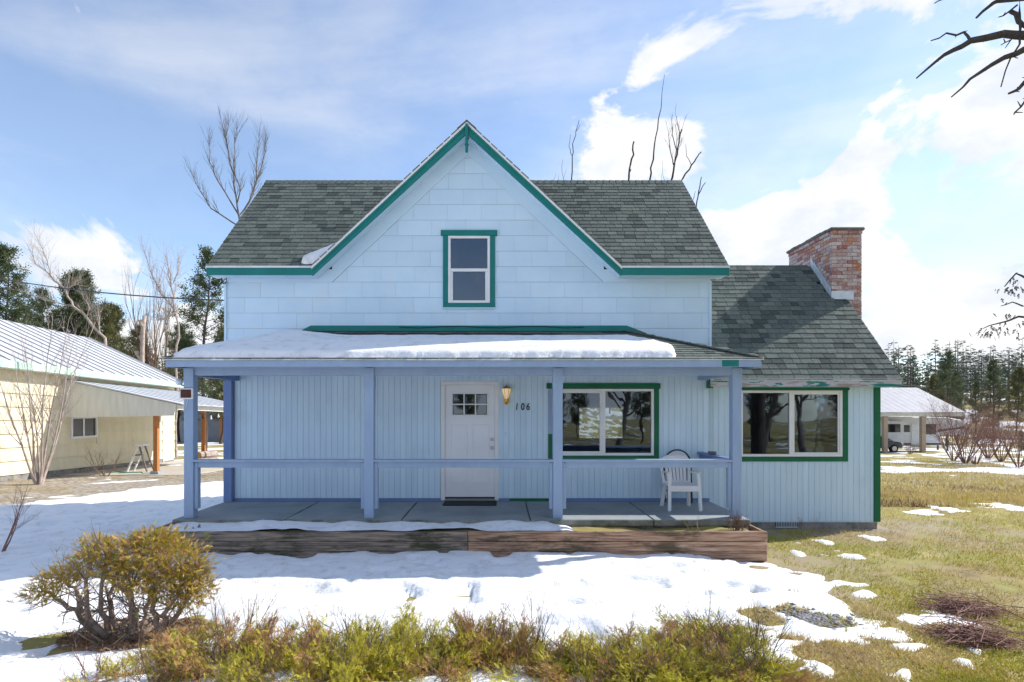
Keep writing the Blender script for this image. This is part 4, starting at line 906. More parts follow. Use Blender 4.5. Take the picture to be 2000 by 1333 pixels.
stm.build('stems', mat('bush_bark', [(.3, (.18, .13, .10)), (.7, (.32, .25, .21))], 14, .95, .4, 60), gb)
for (cx, cy, rx, ry, rd) in clumps:
    n_ = int(rx * ry * .33) + 30
    for k in range(n_):
        u = unit(rg.normal(size=3)); r_ = rg.uniform(.35, 1.0) + (rg.random() < .28) * rg.uniform(0, .6); c = bp_(cx + rg.normal() * 3, cy); sc = by / FPX
        Pn.append((c.x + u[0] * rx * sc * r_, c.y + u[1] * rd * r_, c.z + u[2] * ry * sc * r_)); Dn.append(u * .8 + rg.normal(size=3) * .45 + np.array((.05 * (cx - 240) / 60, 0, .25))); Ln.append(rg.uniform(.035, .075)); Mi.append(0 if rg.random() < .66 else (1 if rg.random() < .45 else 2))
Vf, Ff = fronds(np.array(Pn), np.array(Dn), np.array(Ln), 9, .10, rg); npmesh('foliage', Vf, Ff, [M['gold'], M['jun_g'], M['jun_b']], np.repeat(Mi, 9), parent=gb)
rg = np.random.default_rng(6); n = 2600; a = rg.uniform(0, 6.28, n); r_ = np.sqrt(rg.uniform(0, 1, n)) * .62; lx_ = bx + .05 + r_ * np.cos(a) * 1.1; ly_ = by + .05 + r_ * np.sin(a) * .75; lz_ = np.maximum(gz(lx_, ly_), gz(lx_, ly_) + snow_t(lx_, ly_)) + rg.uniform(.004, .03, n)
Vf, Ff = fronds(np.stack([lx_, ly_, lz_], 1), np.stack([np.cos(a * 3), np.sin(a * 3), rg.normal(size=n) * .2], 1), rg.uniform(.02, .06, n), 3, .5, rg)
tag(npmesh('leaf_litter', Vf, Ff, [M['jun_b'], M['twig']], np.repeat(rg.integers(0, 2, n), 3)), 'brown leaf litter scattered under the golden bush', 'leaf litter', kind='stuff')
# ---- dry twigs and stalks
def twigs(px, py, n, h, label, seed, matn='twig', spread=.5, lev=2, up=.35, name='dry_twigs', r=.006, z0=None, Y=None):
    rg = np.random.default_rng(seed)
    if Y is None: x, y = gpt(px, py); z = G(x, y) - .02
    else: x, y, z = PX(px, Y), Y, z0
    mb = MB()
    for i in range(n):
        a = rg.uniform(0, 6.3); grow(mb, rg, Vector((x + rg.normal() * .05, y + rg.normal() * .05, z)), Vector((math.cos(a) * spread, math.sin(a) * spread, 1)), h * rg.uniform(.5, 1), r, 0, lev, (4, 3, 2), .55, up, .1, 4, sides=(4, 3, 3, 3))
    o = mb.build(name, M[matn]); return tag(o, label, 'twigs')
twigs(470, 1275, 7, .55, 'tall bare brown twigs beside the half brown juniper', 41)
twigs(415, 1262, 4, .45, 'thin bare twigs at the right of the golden bush', 42)
twigs(1035, 1290, 6, .5, 'bare twigs sticking up behind the ragged juniper', 43)
twigs(1210, 1330, 4, .45, 'few thin twigs in the flat juniper mound', 44)
twigs(1490, 1310, 7, .55, 'grey branching twigs at the grass end of the juniper row', 45, 'bark')
twigs(700, 1290, 6, .35, 'fine dark twigs above the bright juniper', 46, 'barkdark')
twigs(200, 1345, 5, .4, 'low reddish twigs in the snowy corner', 47, 'redtwig')
twigs(1088, 1161, 5, .16, 'small withered brown plant standing in open snow', 48, 'jun_b', .7, name='dead_plant')
twigs(1130, 1153, 1, .16, 'single short twig poking from the snow', 49, 'barkdark', .2, name='twig')
twigs(705, 1146, 4, .1, 'few dark stems at the edge of the porch shadow', 50, 'barkdark', .8, name='twig')
twigs(1440, 1, 34, .25, 'rust brown dried plant at the end of the planter', 51, 'twig', .55, Y=8.4, z0=.33, name='dried_plant', r=.005)
twigs(1352, 1, 5, .2, 'pale bent dead stalks in the planter', 52, 'gr_s', .7, lev=1, Y=8.35, z0=.33, name='dead_stalks')
twigs(388, 1, 6, .07, 'tiny dark stems in the planter snow', 53, 'barkdark', .9, Y=8.35, z0=.36, name='dead_stalks')
twigs(1572, 1040, 2, .38, 'thin dried weed before the wing wall', 54, 'twig', .12, name='dried_weed')
def brush(px, py, label, seed):
    rg = np.random.default_rng(seed); x, y = gpt(px, py); z = G(x, y); mb = MB()
    for i in range(260):
        c = Vector((x + rg.normal() * .17, y + rg.normal() * .11, z + abs(rg.normal()) * .07 + .01)); a = rg.normal() * .9; ln = rg.uniform(.08, .26); d = Vector((math.cos(a), math.sin(a), rg.normal() * .12)) * ln
        mb.tube([c - d, c + Vector(rg.normal(size=3)) * .02, c + d], [.004, .004, .002], 3)
    tag(mb.build('brush_pile', M['redtwig']), label, 'brush')
brush(1880, 1180, 'flat pile of dark cut twigs nearer the house wing', 61); brush(1900, 1243, 'flat pile of dark cut twigs nearer the junipers', 62)
# pebbles in the melted patch
rg = np.random.default_rng(9); cx_, cy_ = gpt(1592, 1208); V, F = [], []
ic = [(0, 0, .5), (.9, 0, 0), (.28, .86, 0), (-.73, .53, 0), (-.73, -.53, 0), (.28, -.86, 0), (0, 0, -.5)]
fc = [(0,1,2),(0,2,3),(0,3,4),(0,4,5),(0,5,1),(6,2,1),(6,3,2),(6,4,3),(6,5,4),(6,1,5)]
for i in range(420):
    x, y = cx_ + rg.normal() * .17, cy_ + rg.normal() * .17; s_ = rg.uniform(.014, .032); a = rg.uniform(0, 6.3); z = G(x, y) + s_ * .3; b = len(V)
    V += [(x + s_ * (q[0] * math.cos(a) * 1.3 - q[1] * math.sin(a)), y + s_ * (q[0] * math.sin(a) * 1.3 + q[1] * math.cos(a)), z + s_ * q[2]) for q in ic]; F += [tuple(k + b for k in q) for q in fc]
tag(npmesh('pebbles', np.array(V), np.array(F), M['pebble'], smooth=True), 'grey rounded pebbles showing through the melted snow', 'pebbles', kind='stuff')
# ---- grass
rg = np.random.default_rng(15); N = 130000
gx = rg.uniform(0, 1, N); gy = 4.2 + 12 * rg.uniform(0, 1, N) ** 1.7; gx = .6 + gx * (.98 * gy + .8 - .6)
ok = (snow_t(gx, gy) < .006) & (fbm(gx, gy, 1.9, 4, 105) > .36 + .1 * rg.uniform(-1, 1, N)) & ~((gy > 10.4) & (gx < 7.2)) & ~((gy > 8.0) & (gx < 3.85)); gx, gy = gx[ok], gy[ok]; n = len(gx); g0 = gz(gx, gy)
n1 = fbm(gx, gy, .8, 4, 101); n2 = fbm(gx, gy, 3, 3, 102); hgt = rg.uniform(.02, .06, n) * (.6 + 1.0 * n2); az = rg.uniform(0, 6.28, n); ln = rg.uniform(.3, 1.5, n); w = rg.uniform(.003, .006, n)
b = np.stack([gx, gy, g0 - .005], 1); dd = np.stack([np.cos(az), np.sin(az), 0 * az], 1); sd_ = np.stack([-np.sin(az), np.cos(az), 0 * az], 1) * w[:, None]; up_ = np.zeros((n, 3)); up_[:, 2] = hgt
V = np.stack([b - sd_, b + sd_, b + up_ + dd * (hgt * ln)[:, None]], 1).reshape(-1, 3)
r_ = rg.uniform(0, 1, n) * .42 + n1 * 1.9 - .66 - .16 * sst(7, 5.2, gy) - .22 * sst(10.5, 14, gy) + .12 * sst(7, 8.5, gy) * sst(11, 9.5, gy); gi = np.where(r_ > .56, 0, np.where(r_ > .38, 2, 1))
tag(npmesh('grass', V, np.arange(3 * n).reshape(-1, 3), [M['gr_g'], M['gr_s'], M['gr_o']], gi), 'short worn lawn of green and straw-coloured blades', 'grass', kind='stuff')

rg = np.random.default_rng(16); N = 42000
gy = 13 + 24 * rg.uniform(0, 1, N) ** 1.4; gx = 7.5 + rg.uniform(0, 1, N) * (1.0 * gy - 6); ok = snow_t(gx, gy) < .004; gx, gy = gx[ok], gy[ok]; n = len(gx); g0 = gz(gx, gy)
n1 = fbm(gx, gy, .35, 4, 103); hgt = rg.uniform(.04, .13, n) * (.4 + 1.3 * fbm(gx, gy, 1.2, 3, 104)); az = rg.uniform(0, 6.28, n); ln = rg.uniform(.2, 1.1, n); w = rg.uniform(.006, .014, n)
b = np.stack([gx, gy, g0 - .005], 1); dd = np.stack([np.cos(az), np.sin(az), 0 * az], 1); sd_ = np.stack([-np.sin(az), np.cos(az), 0 * az], 1) * w[:, None]; up_ = np.zeros((n, 3)); up_[:, 2] = hgt
V = np.stack([b - sd_, b + sd_, b + up_ + dd * (hgt * ln)[:, None]], 1).reshape(-1, 3); r_ = rg.uniform(0, 1, n) * .5 + n1 * 1.3 - .4
tag(npmesh('meadow_grass', V, np.arange(3 * n).reshape(-1, 3), [M['gr_s'], M['gr_o'], M['twig']], np.where(r_ > .62, 1, np.where(r_ > .2, 0, 2))), 'dry straw-coloured meadow grass between the lawn and the carport', 'grass', kind='stuff')

# ================================================================== porch things
def put(mbs, root): pass
cx0, cy0 = PX(1332, 9.45), 9.55
ch = thing('plastic_armchair', (cx0, cy0, ZF), 'white plastic slatted armchair on the porch under the wing eave', 'chair')
def Lc(x, y, z): return (cx0 + x, cy0 + y, ZF + z)
hw = .255
def quadbar(a, b, wa, wb, t): return MB().tube([Lc(*a), Lc(*b)], [wa, wb], 4)
for sx_ in (-1, 1):
    MB().bar(Lc(sx_ * (hw + .0), -.26, 0), Lc(sx_ * (hw - .02), -.20, .62), .055, .05).build('front_leg', M['plastic'], ch, bevel=.012)
    MB().bar(Lc(sx_ * (hw - .02), .27, 0), Lc(sx_ * (hw - .06), .17, .40), .06, .05).build('rear_leg', M['plastic'], ch, bevel=.012)
    MB().bar(Lc(sx_ * hw, -.22, .625), Lc(sx_ * (hw - .03), .20, .60), .06, .025).build('armrest', M['plastic'], ch, bevel=.01)
MB().box(cx0 - .25, cx0 + .25, cy0 - .24, cy0 + .20, ZF + .39, ZF + .415).box(cx0 - .265, cx0 + .265, cy0 - .25, cy0 - .235, ZF + .32, ZF + .42).build('seat', M['plastic'], ch, bevel=.012)
bk = MB()
for k in range(6):
    x_ = -.165 + k * .066; bk.bar(Lc(x_ * .85, .185, .43), Lc(x_, .30, .80), .046, .016)
bkp = []
for k in range(9):
    a = -1 + 2 * k / 8; bkp.append((a * .25, .30 + .012 * (1 - a * a), .79 + .085 * (1 - abs(a) ** 3)))
prof = [Lc(*q) for q in bkp]
for k in range(8): bk.add([prof[k], prof[k+1], Lc(bkp[k+1][0], .298, .765), Lc(bkp[k][0], .298, .765)], [(0, 1, 2, 3)]).add([Vector(prof[k]) + Vector((0, .018, 0)), Vector(prof[k+1]) + Vector((0, .018, 0)), Lc(bkp[k+1][0], .316, .765), Lc(bkp[k][0], .316, .765)], [(3, 2, 1, 0)])
bk.tube(prof, .012, 6).bar(Lc(-.25, .30, .79), Lc(-.215, .19, .43), .05, .02).bar(Lc(.25, .30, .79), Lc(.215, .19, .43), .05, .02).bar(Lc(-.24, .185, .43), Lc(.24, .185, .43), .03, .03)
bk.build('backrest', M['plastic'], ch, bevel=.004)
# folded round-backed chair behind it
fx, fy = PX(1327, 10.1), 10.12
fc_ = thing('folding_chair', (fx, fy, ZF), 'folded black-framed chair with rounded pale back leaning on the wall', 'chair')
arc = [(fx + .24 * math.cos(a), fy + .10, ZF + .68 + .26 * math.sin(a)) for a in np.linspace(0, math.pi, 15)]
MB().tube([(fx + .24, fy + .02, ZF + .02)] + arc + [(fx - .24, fy + .02, ZF + .02)], .013, 6).tube([(fx - .24, fy + .03, ZF + .22), (fx + .24, fy + .03, ZF + .22)], .012, 6).build('frame', M['black'], fc_)
bkq = MB(); n_ = 14
pts = [(fx + .225 * math.cos(a), ZF + .68 + .243 * math.sin(a)) for a in np.linspace(0, math.pi, n_)]
bkq.prism(pts, fy + .094, fy + .106).build('back_panel', M['plastic'], fc_)
for a in (.6, 1.1, 2.04, 2.54): MB().bar((fx + .10 * math.cos(a), fy + .092, ZF + .68 + .10 * math.sin(a)), (fx + .19 * math.cos(a), fy + .092, ZF + .68 + .20 * math.sin(a)), .012, .004).build('back_slot', M['black'], fc_)
MB().box(fx - .20, fx + .20, fy - .0, fy + .05, ZF + .28, ZF + .62).build('seat', M['greywall'], fc_, bevel=.01)
MB().bar((fx + .21, fy - .04, ZF), (fx + .17, fy + .06, ZF + .62), .025, .02).bar((fx - .21, fy - .04, ZF), (fx - .17, fy + .06, ZF + .62), .025, .02).build('rear_leg', M['black'], fc_)
# ashtray on side rail
tag(MB().lathe((3.65, 9.75, 1.355), [(.0, 0), (.06, 0), (.075, .03), (.07, .045), (.05, .03), (0, .025)], 12).build('ashtray', M['cap'], smooth=True), 'small dark bowl left on the side handrail', 'bowl')
tag(MB().box(PX(867, 10.1), PX(970, 10.1), 9.82, 10.26, ZF + .001, ZF + .018).build('doormat', M['mat'], bevel=.006), 'dark flat doormat before the white front door', 'doormat')
# wall lantern
lx, lz = PX(989, YW), PZ(772, YW); ly = YW - .10
la = thing('wall_lantern', (lx, YW - .012, lz - .1), 'lit brass carriage lantern on the wall beside the front door', 'lantern')
MB().lathe((lx, ly, lz - .07), [(.028, .0), (.07, .12), (.085, .18), (.055, .19)], 8).build('glass', M['lampglass'], la, smooth=False)
cg = MB()
for k in range(6):
    a = 2 * math.pi * k / 6; cg.tube([(lx + r_ * math.cos(a), ly + r_ * math.sin(a), lz + z_) for r_, z_ in ((.03, -.08), (.072, .05), (.09, .115), (.05, .14))], .005, 4)
cg.build('cage', M['brass'], la)
MB().lathe((lx, ly, lz), [(.0, .185), (.012, .18), (.016, .16), (.04, .15), (.06, .135), (.092, .118), (.088, .112)], 12).build('cap', M['brass'], la, smooth=True)
MB().lathe((lx, ly, lz), [(.0, -.185), (.012, -.165), (.02, -.14), (.045, -.115), (.03, -.09), (.035, -.075)], 12).build('base', M['brass'], la, smooth=True)
MB().tube([(lx, YW - .012, lz - .12), (lx, YW - .06, lz - .14), (lx, ly, lz - .11)], .012, 6).box(lx - .045, lx + .045, YW - .02, YW - .012, lz - .17, lz - .02).build('bracket', M['brass'], la)
MB().lathe((lx, ly, lz - .02), [(0, -.03), (.018, -.01), (.022, .03), (.012, .06), (0, .07)], 10).build('bulb', M['bulb'], la, smooth=True)
# solar panel on the left post
a, b = PX(349.5, 8.68), PX(376, 8.68); zt_, zb_ = PZ(758.5, 8.68), PZ(780, 8.68)
so_ = thing('solar_panel', ((a + b) / 2, 8.71, zb_), 'small white-framed solar panel fixed to the end porch post', 'solar panel')
MB().box(a, b, 8.685, 8.717, zb_, zt_).build('frame', M['vinyl'], so_, bevel=.01); MB().box(a + .022, b - .022, 8.681, 8.6845, zb_ + .02, zt_ - .02).build('cell', M['solar'], so_)
MB().tube([(b - .09, 8.712, zb_), (b - .11, 8.70, zb_ - .12), (b - .15, 8.705, zb_ - .20), (b - .14, 8.70, zb_ - .06)], .004, 4).build('cord', M['cord'], so_)
fl_ = thing('flood_light', (PX(352, 8.8), 8.8, PZ(752, 8.8)), 'clear double-headed security light on the end porch post', 'light')
fp = P(350, 746, 8.76); MB().lathe(tuple(fp), [(.0, .05), (.04, .04), (.055, -.02), (.03, -.05), (0, -.05)], 10).build('lamp_head', M['flash'], fl_, smooth=True); MB().tube([fp, P(354, 752, 8.78), P(360, 754, 8.79)], .012, 6).build('arm', M['black'], fl_)

# ================================================================== cream outbuilding (left)
BX, BY0, BY1 = -16.1, 13.0, 28.2; TL = .028
def zt2(z, y): return z - TL * (y - 18.4)
ob = thing('cream_outbuilding', (BX - 4, 21, -.5), 'cream lap-sided outbuilding with white metal roof and mint gutter', 'outbuilding')
MB().prism([(BY0, -.6), (BY1, -.9), (BY1, zt2(3.6, BY1)), (BY0, zt2(3.6, BY0))], BX - .15, BX - .02, 'x').build('wall', M['cream'], ob)
MB().prism([(BX - 9, -.9), (BX - .15, -.9), (BX - .15, zt2(3.6, BY1)), (BX - 4.6, zt2(5.6, BY1)), (BX - 9, zt2(3.6, BY1))], BY1 - .15, BY1, 'y').build('end_wall', M['cream'], ob)
for k in range(8):
    z0 = -.05 + k * .45; z1 = min(z0 + .46, 3.5)
    wq = MB()
    for ya, yb in ((BY0, 21.35), (21.35, 22.75), (22.75, 27.2), (27.2, 28.05), (28.05, BY1)):
        if ya == 21.35 and z1 > 1.14 and z0 < 1.86: continue
        if ya == 27.2 and z0 < 1.75: continue
        wq.add([(BX + .03, ya, zt2(z0, ya)), (BX + .03, yb, zt2(z0, yb)), (BX - .012, yb, zt2(z1, yb)), (BX - .012, ya, zt2(z1, ya)), (BX - .02, ya, zt2(z0, ya)), (BX - .02, yb, zt2(z0, yb)), (BX - .021, yb, zt2(z1, yb)), (BX - .021, ya, zt2(z1, ya))], [(0,1,2,3),(7,6,5,4),(0,4,5,1),(1,5,6,2),(2,6,7,3),(3,7,4,0)])
    wq.build('siding_board', M['cream'], ob)
MB().prism([(BY0, -.55), (BY1, -.9), (BY1, zt2(-.06, BY1)), (BY0, zt2(-.06, BY0))], BX - .019, BX - .006, 'x').build('skirting', M['found'], ob)
RE, RR = BX + .42, BX - 4.5
def zr_(x, y): return zt2(3.66 + (RE - x) * .465, y)
y = BY0 - .3; 
while y < BY1 + .3:
    yb = min(y + .62, BY1 + .35); m_ = MB()
    m_.slab([(RE, y + .004, zr_(RE, y)), (RE, yb - .004, zr_(RE, yb)), (RR, yb - .004, zr_(RR, yb)), (RR, y + .004, zr_(RR, y))], .03)
    m_.bar((RE, yb - .02, zr_(RE, yb) + .015), (RR, yb - .02, zr_(RR, yb) + .015), .05, .045, 1); m_.build('roof_panel', [M['metalroof'], M['seam']], ob); y += .62
MB().slab([(RR, BY0, zr_(RR, BY0)), (RR, BY1, zr_(RR, BY1)), (RR - 5, BY1, zr_(RE, BY1)), (RR - 5, BY0, zr_(RE, BY0))], .03).build('rear_roof', M['metalroof'], ob)
MB().prism([(BY0 - .3, zt2(3.40, BY0 - .3)), (BY1 + .35, zt2(3.40, BY1 + .35)), (BY1 + .35, zt2(3.655, BY1 + .35)), (BY0 - .3, zt2(3.655, BY0 - .3))], RE + .002, RE + .09, 'x').build('gutter', M['mint'], ob, bevel=.02)
MB().slab([(RE, BY0, zt2(3.41, BY0)), (RE, BY1, zt2(3.41, BY1)), (BX, BY1, zt2(3.43, BY1)), (BX, BY0, zt2(3.43, BY0))], .02).build('soffit', M['creamw'], ob)
xs = np.arange(-16.2, -8.4, .12); ys = np.arange(11.5, 29.5, .12); X_, Y_ = np.meshgrid(xs, ys)
lb_ = np.interp(Y_, [11, 12.7, 16.7, 18.5, 24, 40], [-13.2, -11.4, -10.3, -9.0, -8.0, -7]) + .9
kk = (X_ < lb_) & (X_ > -16.12); V, F = grid(xs, ys, gz(X_, Y_) + .006 + .02 * (fbm(X_, Y_, 4, 3, 121) - .4), kk)
tag(npmesh('gravel_bed', V, F, mat('gravel', [(.35, (.16, .13, .10)), (.5, (.32, .27, .21)), (.65, (.46, .42, .37))], 9, .95, .8, 40, detail=12, dirt=((.26, .19, .08), .7, .5, .62, .75)), smooth=True), kind='structure')
# window in the side wall
wn = MB().box(BX - .02, BX + .05, 21.35, 21.43, .98, 1.82).box(BX - .02, BX + .05, 22.67, 22.75, .98, 1.82).box(BX - .02, BX + .05, 21.43, 22.67, .98, 1.06).box(BX - .02, BX + .05, 21.43, 22.67, 1.74, 1.82).box(BX - .02, BX + .015, 22.0, 22.08, 1.06, 1.74)
wno = wn.build('window', M['vinyl'], ob)
for a, b in ((21.43, 22.0), (22.08, 22.67)): MB().box(BX - .015, BX - .01, a, b, 1.06, 1.74).build('pane', M['darkglass'], wno)
do_ = MB().box(BX - .03, BX + .01, 27.28, 27.97, -.40, 1.62).build('door', M['door'], ob); MB().box(BX - .03, BX + .03, 27.2, 27.279, -.42, 1.70).box(BX - .03, BX + .03, 27.971, 28.05, -.42, 1.70).box(BX - .03, BX + .03, 27.279, 27.971, 1.621, 1.70).build('door_frame', M['creamw'], do_)
# lean-to
LY0, LY1, LX = 21.0, 27.6, -11.9
lt = thing('lean_to', (-14, 24, -.4), 'white metal lean-to roof with brown posts against the cream outbuilding', 'lean-to')
def zl_(x, y): return zt2(3.17 + .05 - (x - BX) * (3.17 - 2.30) / (LX - BX), y) + .07
y = LY0 - .1
while y < LY1:
    yb = y + .75; m_ = MB().slab([(BX + .02, y + .003, zl_(BX, y)), (BX + .02, yb - .003, zl_(BX, yb)), (LX + .25, yb - .003, zl_(LX + .25, yb)), (LX + .25, y + .003, zl_(LX + .25, y))], .03); m_.bar((BX + .02, yb - .02, zl_(BX, yb) + .01), (LX + .25, yb - .02, zl_(LX + .25, yb) + .01), .025, .02, 1); m_.build('roof_panel', [M['metalroof'], M['seam']], lt); y += .75
MB().prism([(BX + .01, zl_(BX, LY0) - .05), (LX, zl_(LX, LY0) - .05), (LX - .1, 1.86), (BX + .01, 1.80)], LY0 - .02, LY0 + .03, 'y').build('side_panel', M['creamw'], lt)
MB().prism([(LY0, zl_(LX, LY0) - .05), (LY1, zl_(LX, LY1) - .05), (LY1, zl_(LX, LY1) - .27), (LY0, zl_(LX, LY0) - .27)], LX + .0, LX + .04, 'x').build('eave_board', M['creamw'], lt)
MB().bar((BX + .1, LY0 - .025, zl_(BX, LY0) - .03), (LX + .25, LY0 - .025, zl_(LX + .25, LY0) - .03), .03, .06).build('rake_trim', M['timber'], lt)
for (x_, y_) in ((PX(305.5, 21.2), 21.2), (PX(398, 26.6), 26.6)):
    po = MB().box(x_ - .08, x_ + .08, y_ - .08, y_ + .08, G(x_, y_) + .15, zl_(x_, y_) - .06).build('post', M['rawwood'], lt, bevel=.006); MB().prism([(x_ - .2, G(x_, y_) - .1), (x_ + .2, G(x_, y_) - .1), (x_ + .13, G(x_, y_) + .149), (x_ - .13, G(x_, y_) + .149)], y_ - .15, y_ + .15, 'y').build('footing', M['concrete'], po)
pad = MB().add([(BX, 20.8, G(BX, 20.8) + .03), (-11.3, 20.8, G(-11, 20.8) + .03), (-11.3, 29, G(-11, 29) + .06), (BX, 29, G(BX, 29) + .06), (BX, 20.8, -1.4), (-11.3, 20.8, -1.4), (-11.3, 29, -1.4), (BX, 29, -1.4)], [(0,1,2,3),(0,4,5,1),(1,5,6,2),(2,6,7,3),(3,7,4,0)])
tag(pad.build('concrete_patio', mat('pale_concrete', [(.3, (.42, .37, .31)), (.7, (.52, .47, .41))], 2, .9, .1, 40)), kind='structure')
# string of bulbs under the lean-to eave
sl_ = thing('string_lights', (LX, 24, 1.6), 'string of clear bulbs hanging under the lean-to eave', 'string lights')
wire = [Vector((LX - .1, LY0 + .2 + k * .62, zl_(LX, LY0 + k * .6) - .34 - .12 * math.sin(k * 1.3) ** 2)) for k in range(11)]
MB().tube(wire, .012, 4).build('wire', M['black'], sl_)
for k in range(1, 11): MB().lathe(tuple(wire[k] - Vector((0, 0, .16))), [(0, -.04), (.045, -.01), (.05, .03), (.025, .08), (.02, .15)], 8).build('bulb', M['cord'] if k % 3 else M['black'], sl_, smooth=True)
# step ladder leaning by the wall
sx0, sy0 = PX(272, 22.4), 22.4; gl_ = G(sx0, sy0) + .02
ld = thing('step_ladder', (sx0, sy0, gl_), 'white folding step stool standing by the cream wall', 'step ladder')
for s_ in (-.22, .22): MB().bar((sx0 - .35, sy0 + s_, gl_), (sx0 + .1, sy0 + s_ * .8, gl_ + 1.05), .07, .05).build('front_rail', M['vinyl'], ld); MB().bar((sx0 + .45, sy0 + s_, gl_), (sx0 + .12, sy0 + s_ * .8, gl_ + 1.0), .05, .04).build('rear_leg', M['bark'], ld)
MB().box(sx0 - .02, sx0 + .28, sy0 - .2, sy0 + .2, gl_ + 1.03, gl_ + 1.09).build('top_step', M['vinyl'], ld)
for k in (1, 2): MB().bar((sx0 - .35 + .15 * k, sy0 - .2, gl_ + .33 * k), (sx0 - .35 + .15 * k, sy0 + .2, gl_ + .33 * k), .18, .03).build('step', M['bark'], ld)
tag(MB().tube([(PX(215 + 14 * k, 21.6), 21.6 + .25 * math.sin(k * 2.1), G(-14, 21.6) + .05 + .02 * math.sin(k)) for k in range(7)], .02, 5).build('garden_hose', M['hose'], smooth=True), 'green garden hose lying along the cream wall', 'hose')
for i, (px, py) in enumerate(((392, 893), (404, 894), (412, 892), (400, 886), (410, 884))):
    Y = 25.5 + .2 * i; p = P(px, 890, Y); z = G(p.x, Y) + .17 + (.3 if i > 2 else 0)
    lg = MB().tube([(p.x - .12, Y - .3, z), (p.x + .1, Y + .35, z)], .17, 9); lg.m[-2] = 1; lg.m[-1] = 1
    tag(lg.build('log', [M['barkpale'], M['logend']]), 'short cut log in the heap beside the brown lean-to post', 'log', 'cut logs in the heap')
# shrubs by the outbuilding
bare_tree('multi_stem_tree', (PX(76, 17.6), 17.6, G(PX(76, 17.6), 17.6)), 5.4, 71, 'pale multi-stemmed bare sapling before the cream outbuilding', matn='barkpale', rad=.04, stems=8, sep=.26, lev=3, nch=(11, 5, 3), spread=.5, start=.25, lenf=(.3, .5))
bare_tree('bare_shrub', (PX(-8, 8.2), 8.2, 0), 1.25, 72, 'leafless reddish shrub at the snowy left yard edge', 'shrub', matn='redtwig', rad=.014, stems=5, sep=.5, lev=3, nch=(5, 4, 3), spread=.6)
bare_tree('bare_shrub', (PX(205, 20.3), 20.3, G(-14, 20.3)), 1.3, 73, 'tangled arching bare bush under the outbuilding window', 'shrub', matn='twig', rad=.016, stems=8, sep=.8, lev=2, nch=(5, 4, 3), spread=.7, up=.05)

# ================================================================== far left: pines, bare trees, neighbour house
for q in [('a', 5, 490, 42, 'tall pine at the outer edge beyond the outbuilding roof', .3, {}), ('b', 85, 568, 48, 'shorter pine between the tall edge pine and the twin pines', 1.2, {}),
          ('c', 133, 536, 50, 'broad pine of the twin pines behind the leaning bare tree', 2.0, {}), ('a', 165, 535, 52, 'slim pine of the twin pines behind the leaning bare tree', 3.0, {}),
          ('b', 205, 595, 50, 'low pine right of the leaning pale trunk', 4.0, dict(mat_n='needle2')), ('c', 232, 605, 56, 'low broad pine beyond the outbuilding ridge', 5.0, dict(mat_n='needle2')), ('c', 258, 640, 58, 'lowest pine before the bare poplars', .9, dict(mat_n='needle2')),
          ('d', 400, 494, 38, 'open-crowned tall pine beside the house corner', .5, {}), ('a', 350, 640, 60, 'far small pine behind the broken birch trunk', 2.2, {}), ('b', 45, 600, 55, 'dark pine behind the outbuilding roof edge', 5.5, {}),
          ('c', 430, 640, 55, 'low pine hidden behind the tall open-crowned one', 1.6, dict(mat_n='needle2')), ('b', 370, 655, 58, 'small far pine beside the open-crowned one', 3.3, {})]:
    pine_px(q[0], q[1], q[2], q[3], q[4], q[5], **q[6])
def bt_px(name, px, pytop, Y, seed, label, **k):
    x = PX(px, Y); z = G(x, Y); return bare_tree(name, (x, Y, z), PZ(pytop, Y) - z, seed, label, **k)
def px_tree(name, label, Y, paths, matn, twig=None, seed=1, group=None):
    """bare tree from limb lines; the first line is the trunk and is rooted in the ground"""
    rg = np.random.default_rng(seed); x0 = PX(paths[0][0][0][0], Y); g0 = G(x0, Y); t = thing(name, (x0, Y, g0 - .1), label, 'tree', group); tw = MB()
    for i, (pp, r0, r1) in enumerate(paths):
        dep = 0 if i == 0 else rg.uniform(-.6, .6)
        pts = [P(q[0], q[1], Y) + Vector((0, dep * k / len(pp), 0)) for k, q in enumerate(pp)]
        if i == 0: pts = [Vector((x0, Y, g0 - .2)), Vector((x0, Y, (g0 + pts[0].z) / 2))] + pts
        full = []
        for k in range(len(pts) - 1):
            for f in (0, .33, .67): full.append(pts[k].lerp(pts[k + 1], f) + Vector(rg.normal(size=3)) * (0 if k + f == 0 else r0 * .5))
        full.append(pts[-1]); n_ = len(full); rr = [r0 + (r1 - r0) * k / (n_ - 1) for k in range(n_)]
        MB().tube(full, rr, 6).build('trunk' if i == 0 else 'limb', M[matn], t, smooth=True)
        if twig:
            for k in range(int(n_ * (.5 if i == 0 else .2)), n_):
                for z in range(twig[0]):
                    d = (full[k] - full[k - 1]).normalized() + Vector(rg.normal(size=3)) * twig[2] + Vector((0, 0, .5))
                    grow(tw, rg, full[k], d, twig[1] * rg.uniform(.4, 1), max(.006, min(.016, rr[k] * .35)), 2, 3, (0, 0, 3), .4, .25, .1, 4, sides=(4, 3, 3, 3))
    if tw.v: tw.build('twigs', M[matn], t)
    return t
px_tree('bare_tree', 'pale bare tree leaning over the outbuilding roof', 34, [([(206,661),(144,597),(126,568),(99,538),(74,514),(57,489)], .11, .014), ([(128,570),(140,560),(155,552)], .05, .02), ([(144,597),(110,592),(75,580),(50,570)], .04, .015), ([(99,538),(95,512),(90,490),(82,470)], .035, .012), ([(195,650),(192,620),(190,600)], .04, .015), ([(170,625),(178,600),(170,580)], .04, .012)], 'barkpale', (4, 1.3, .6), 81)
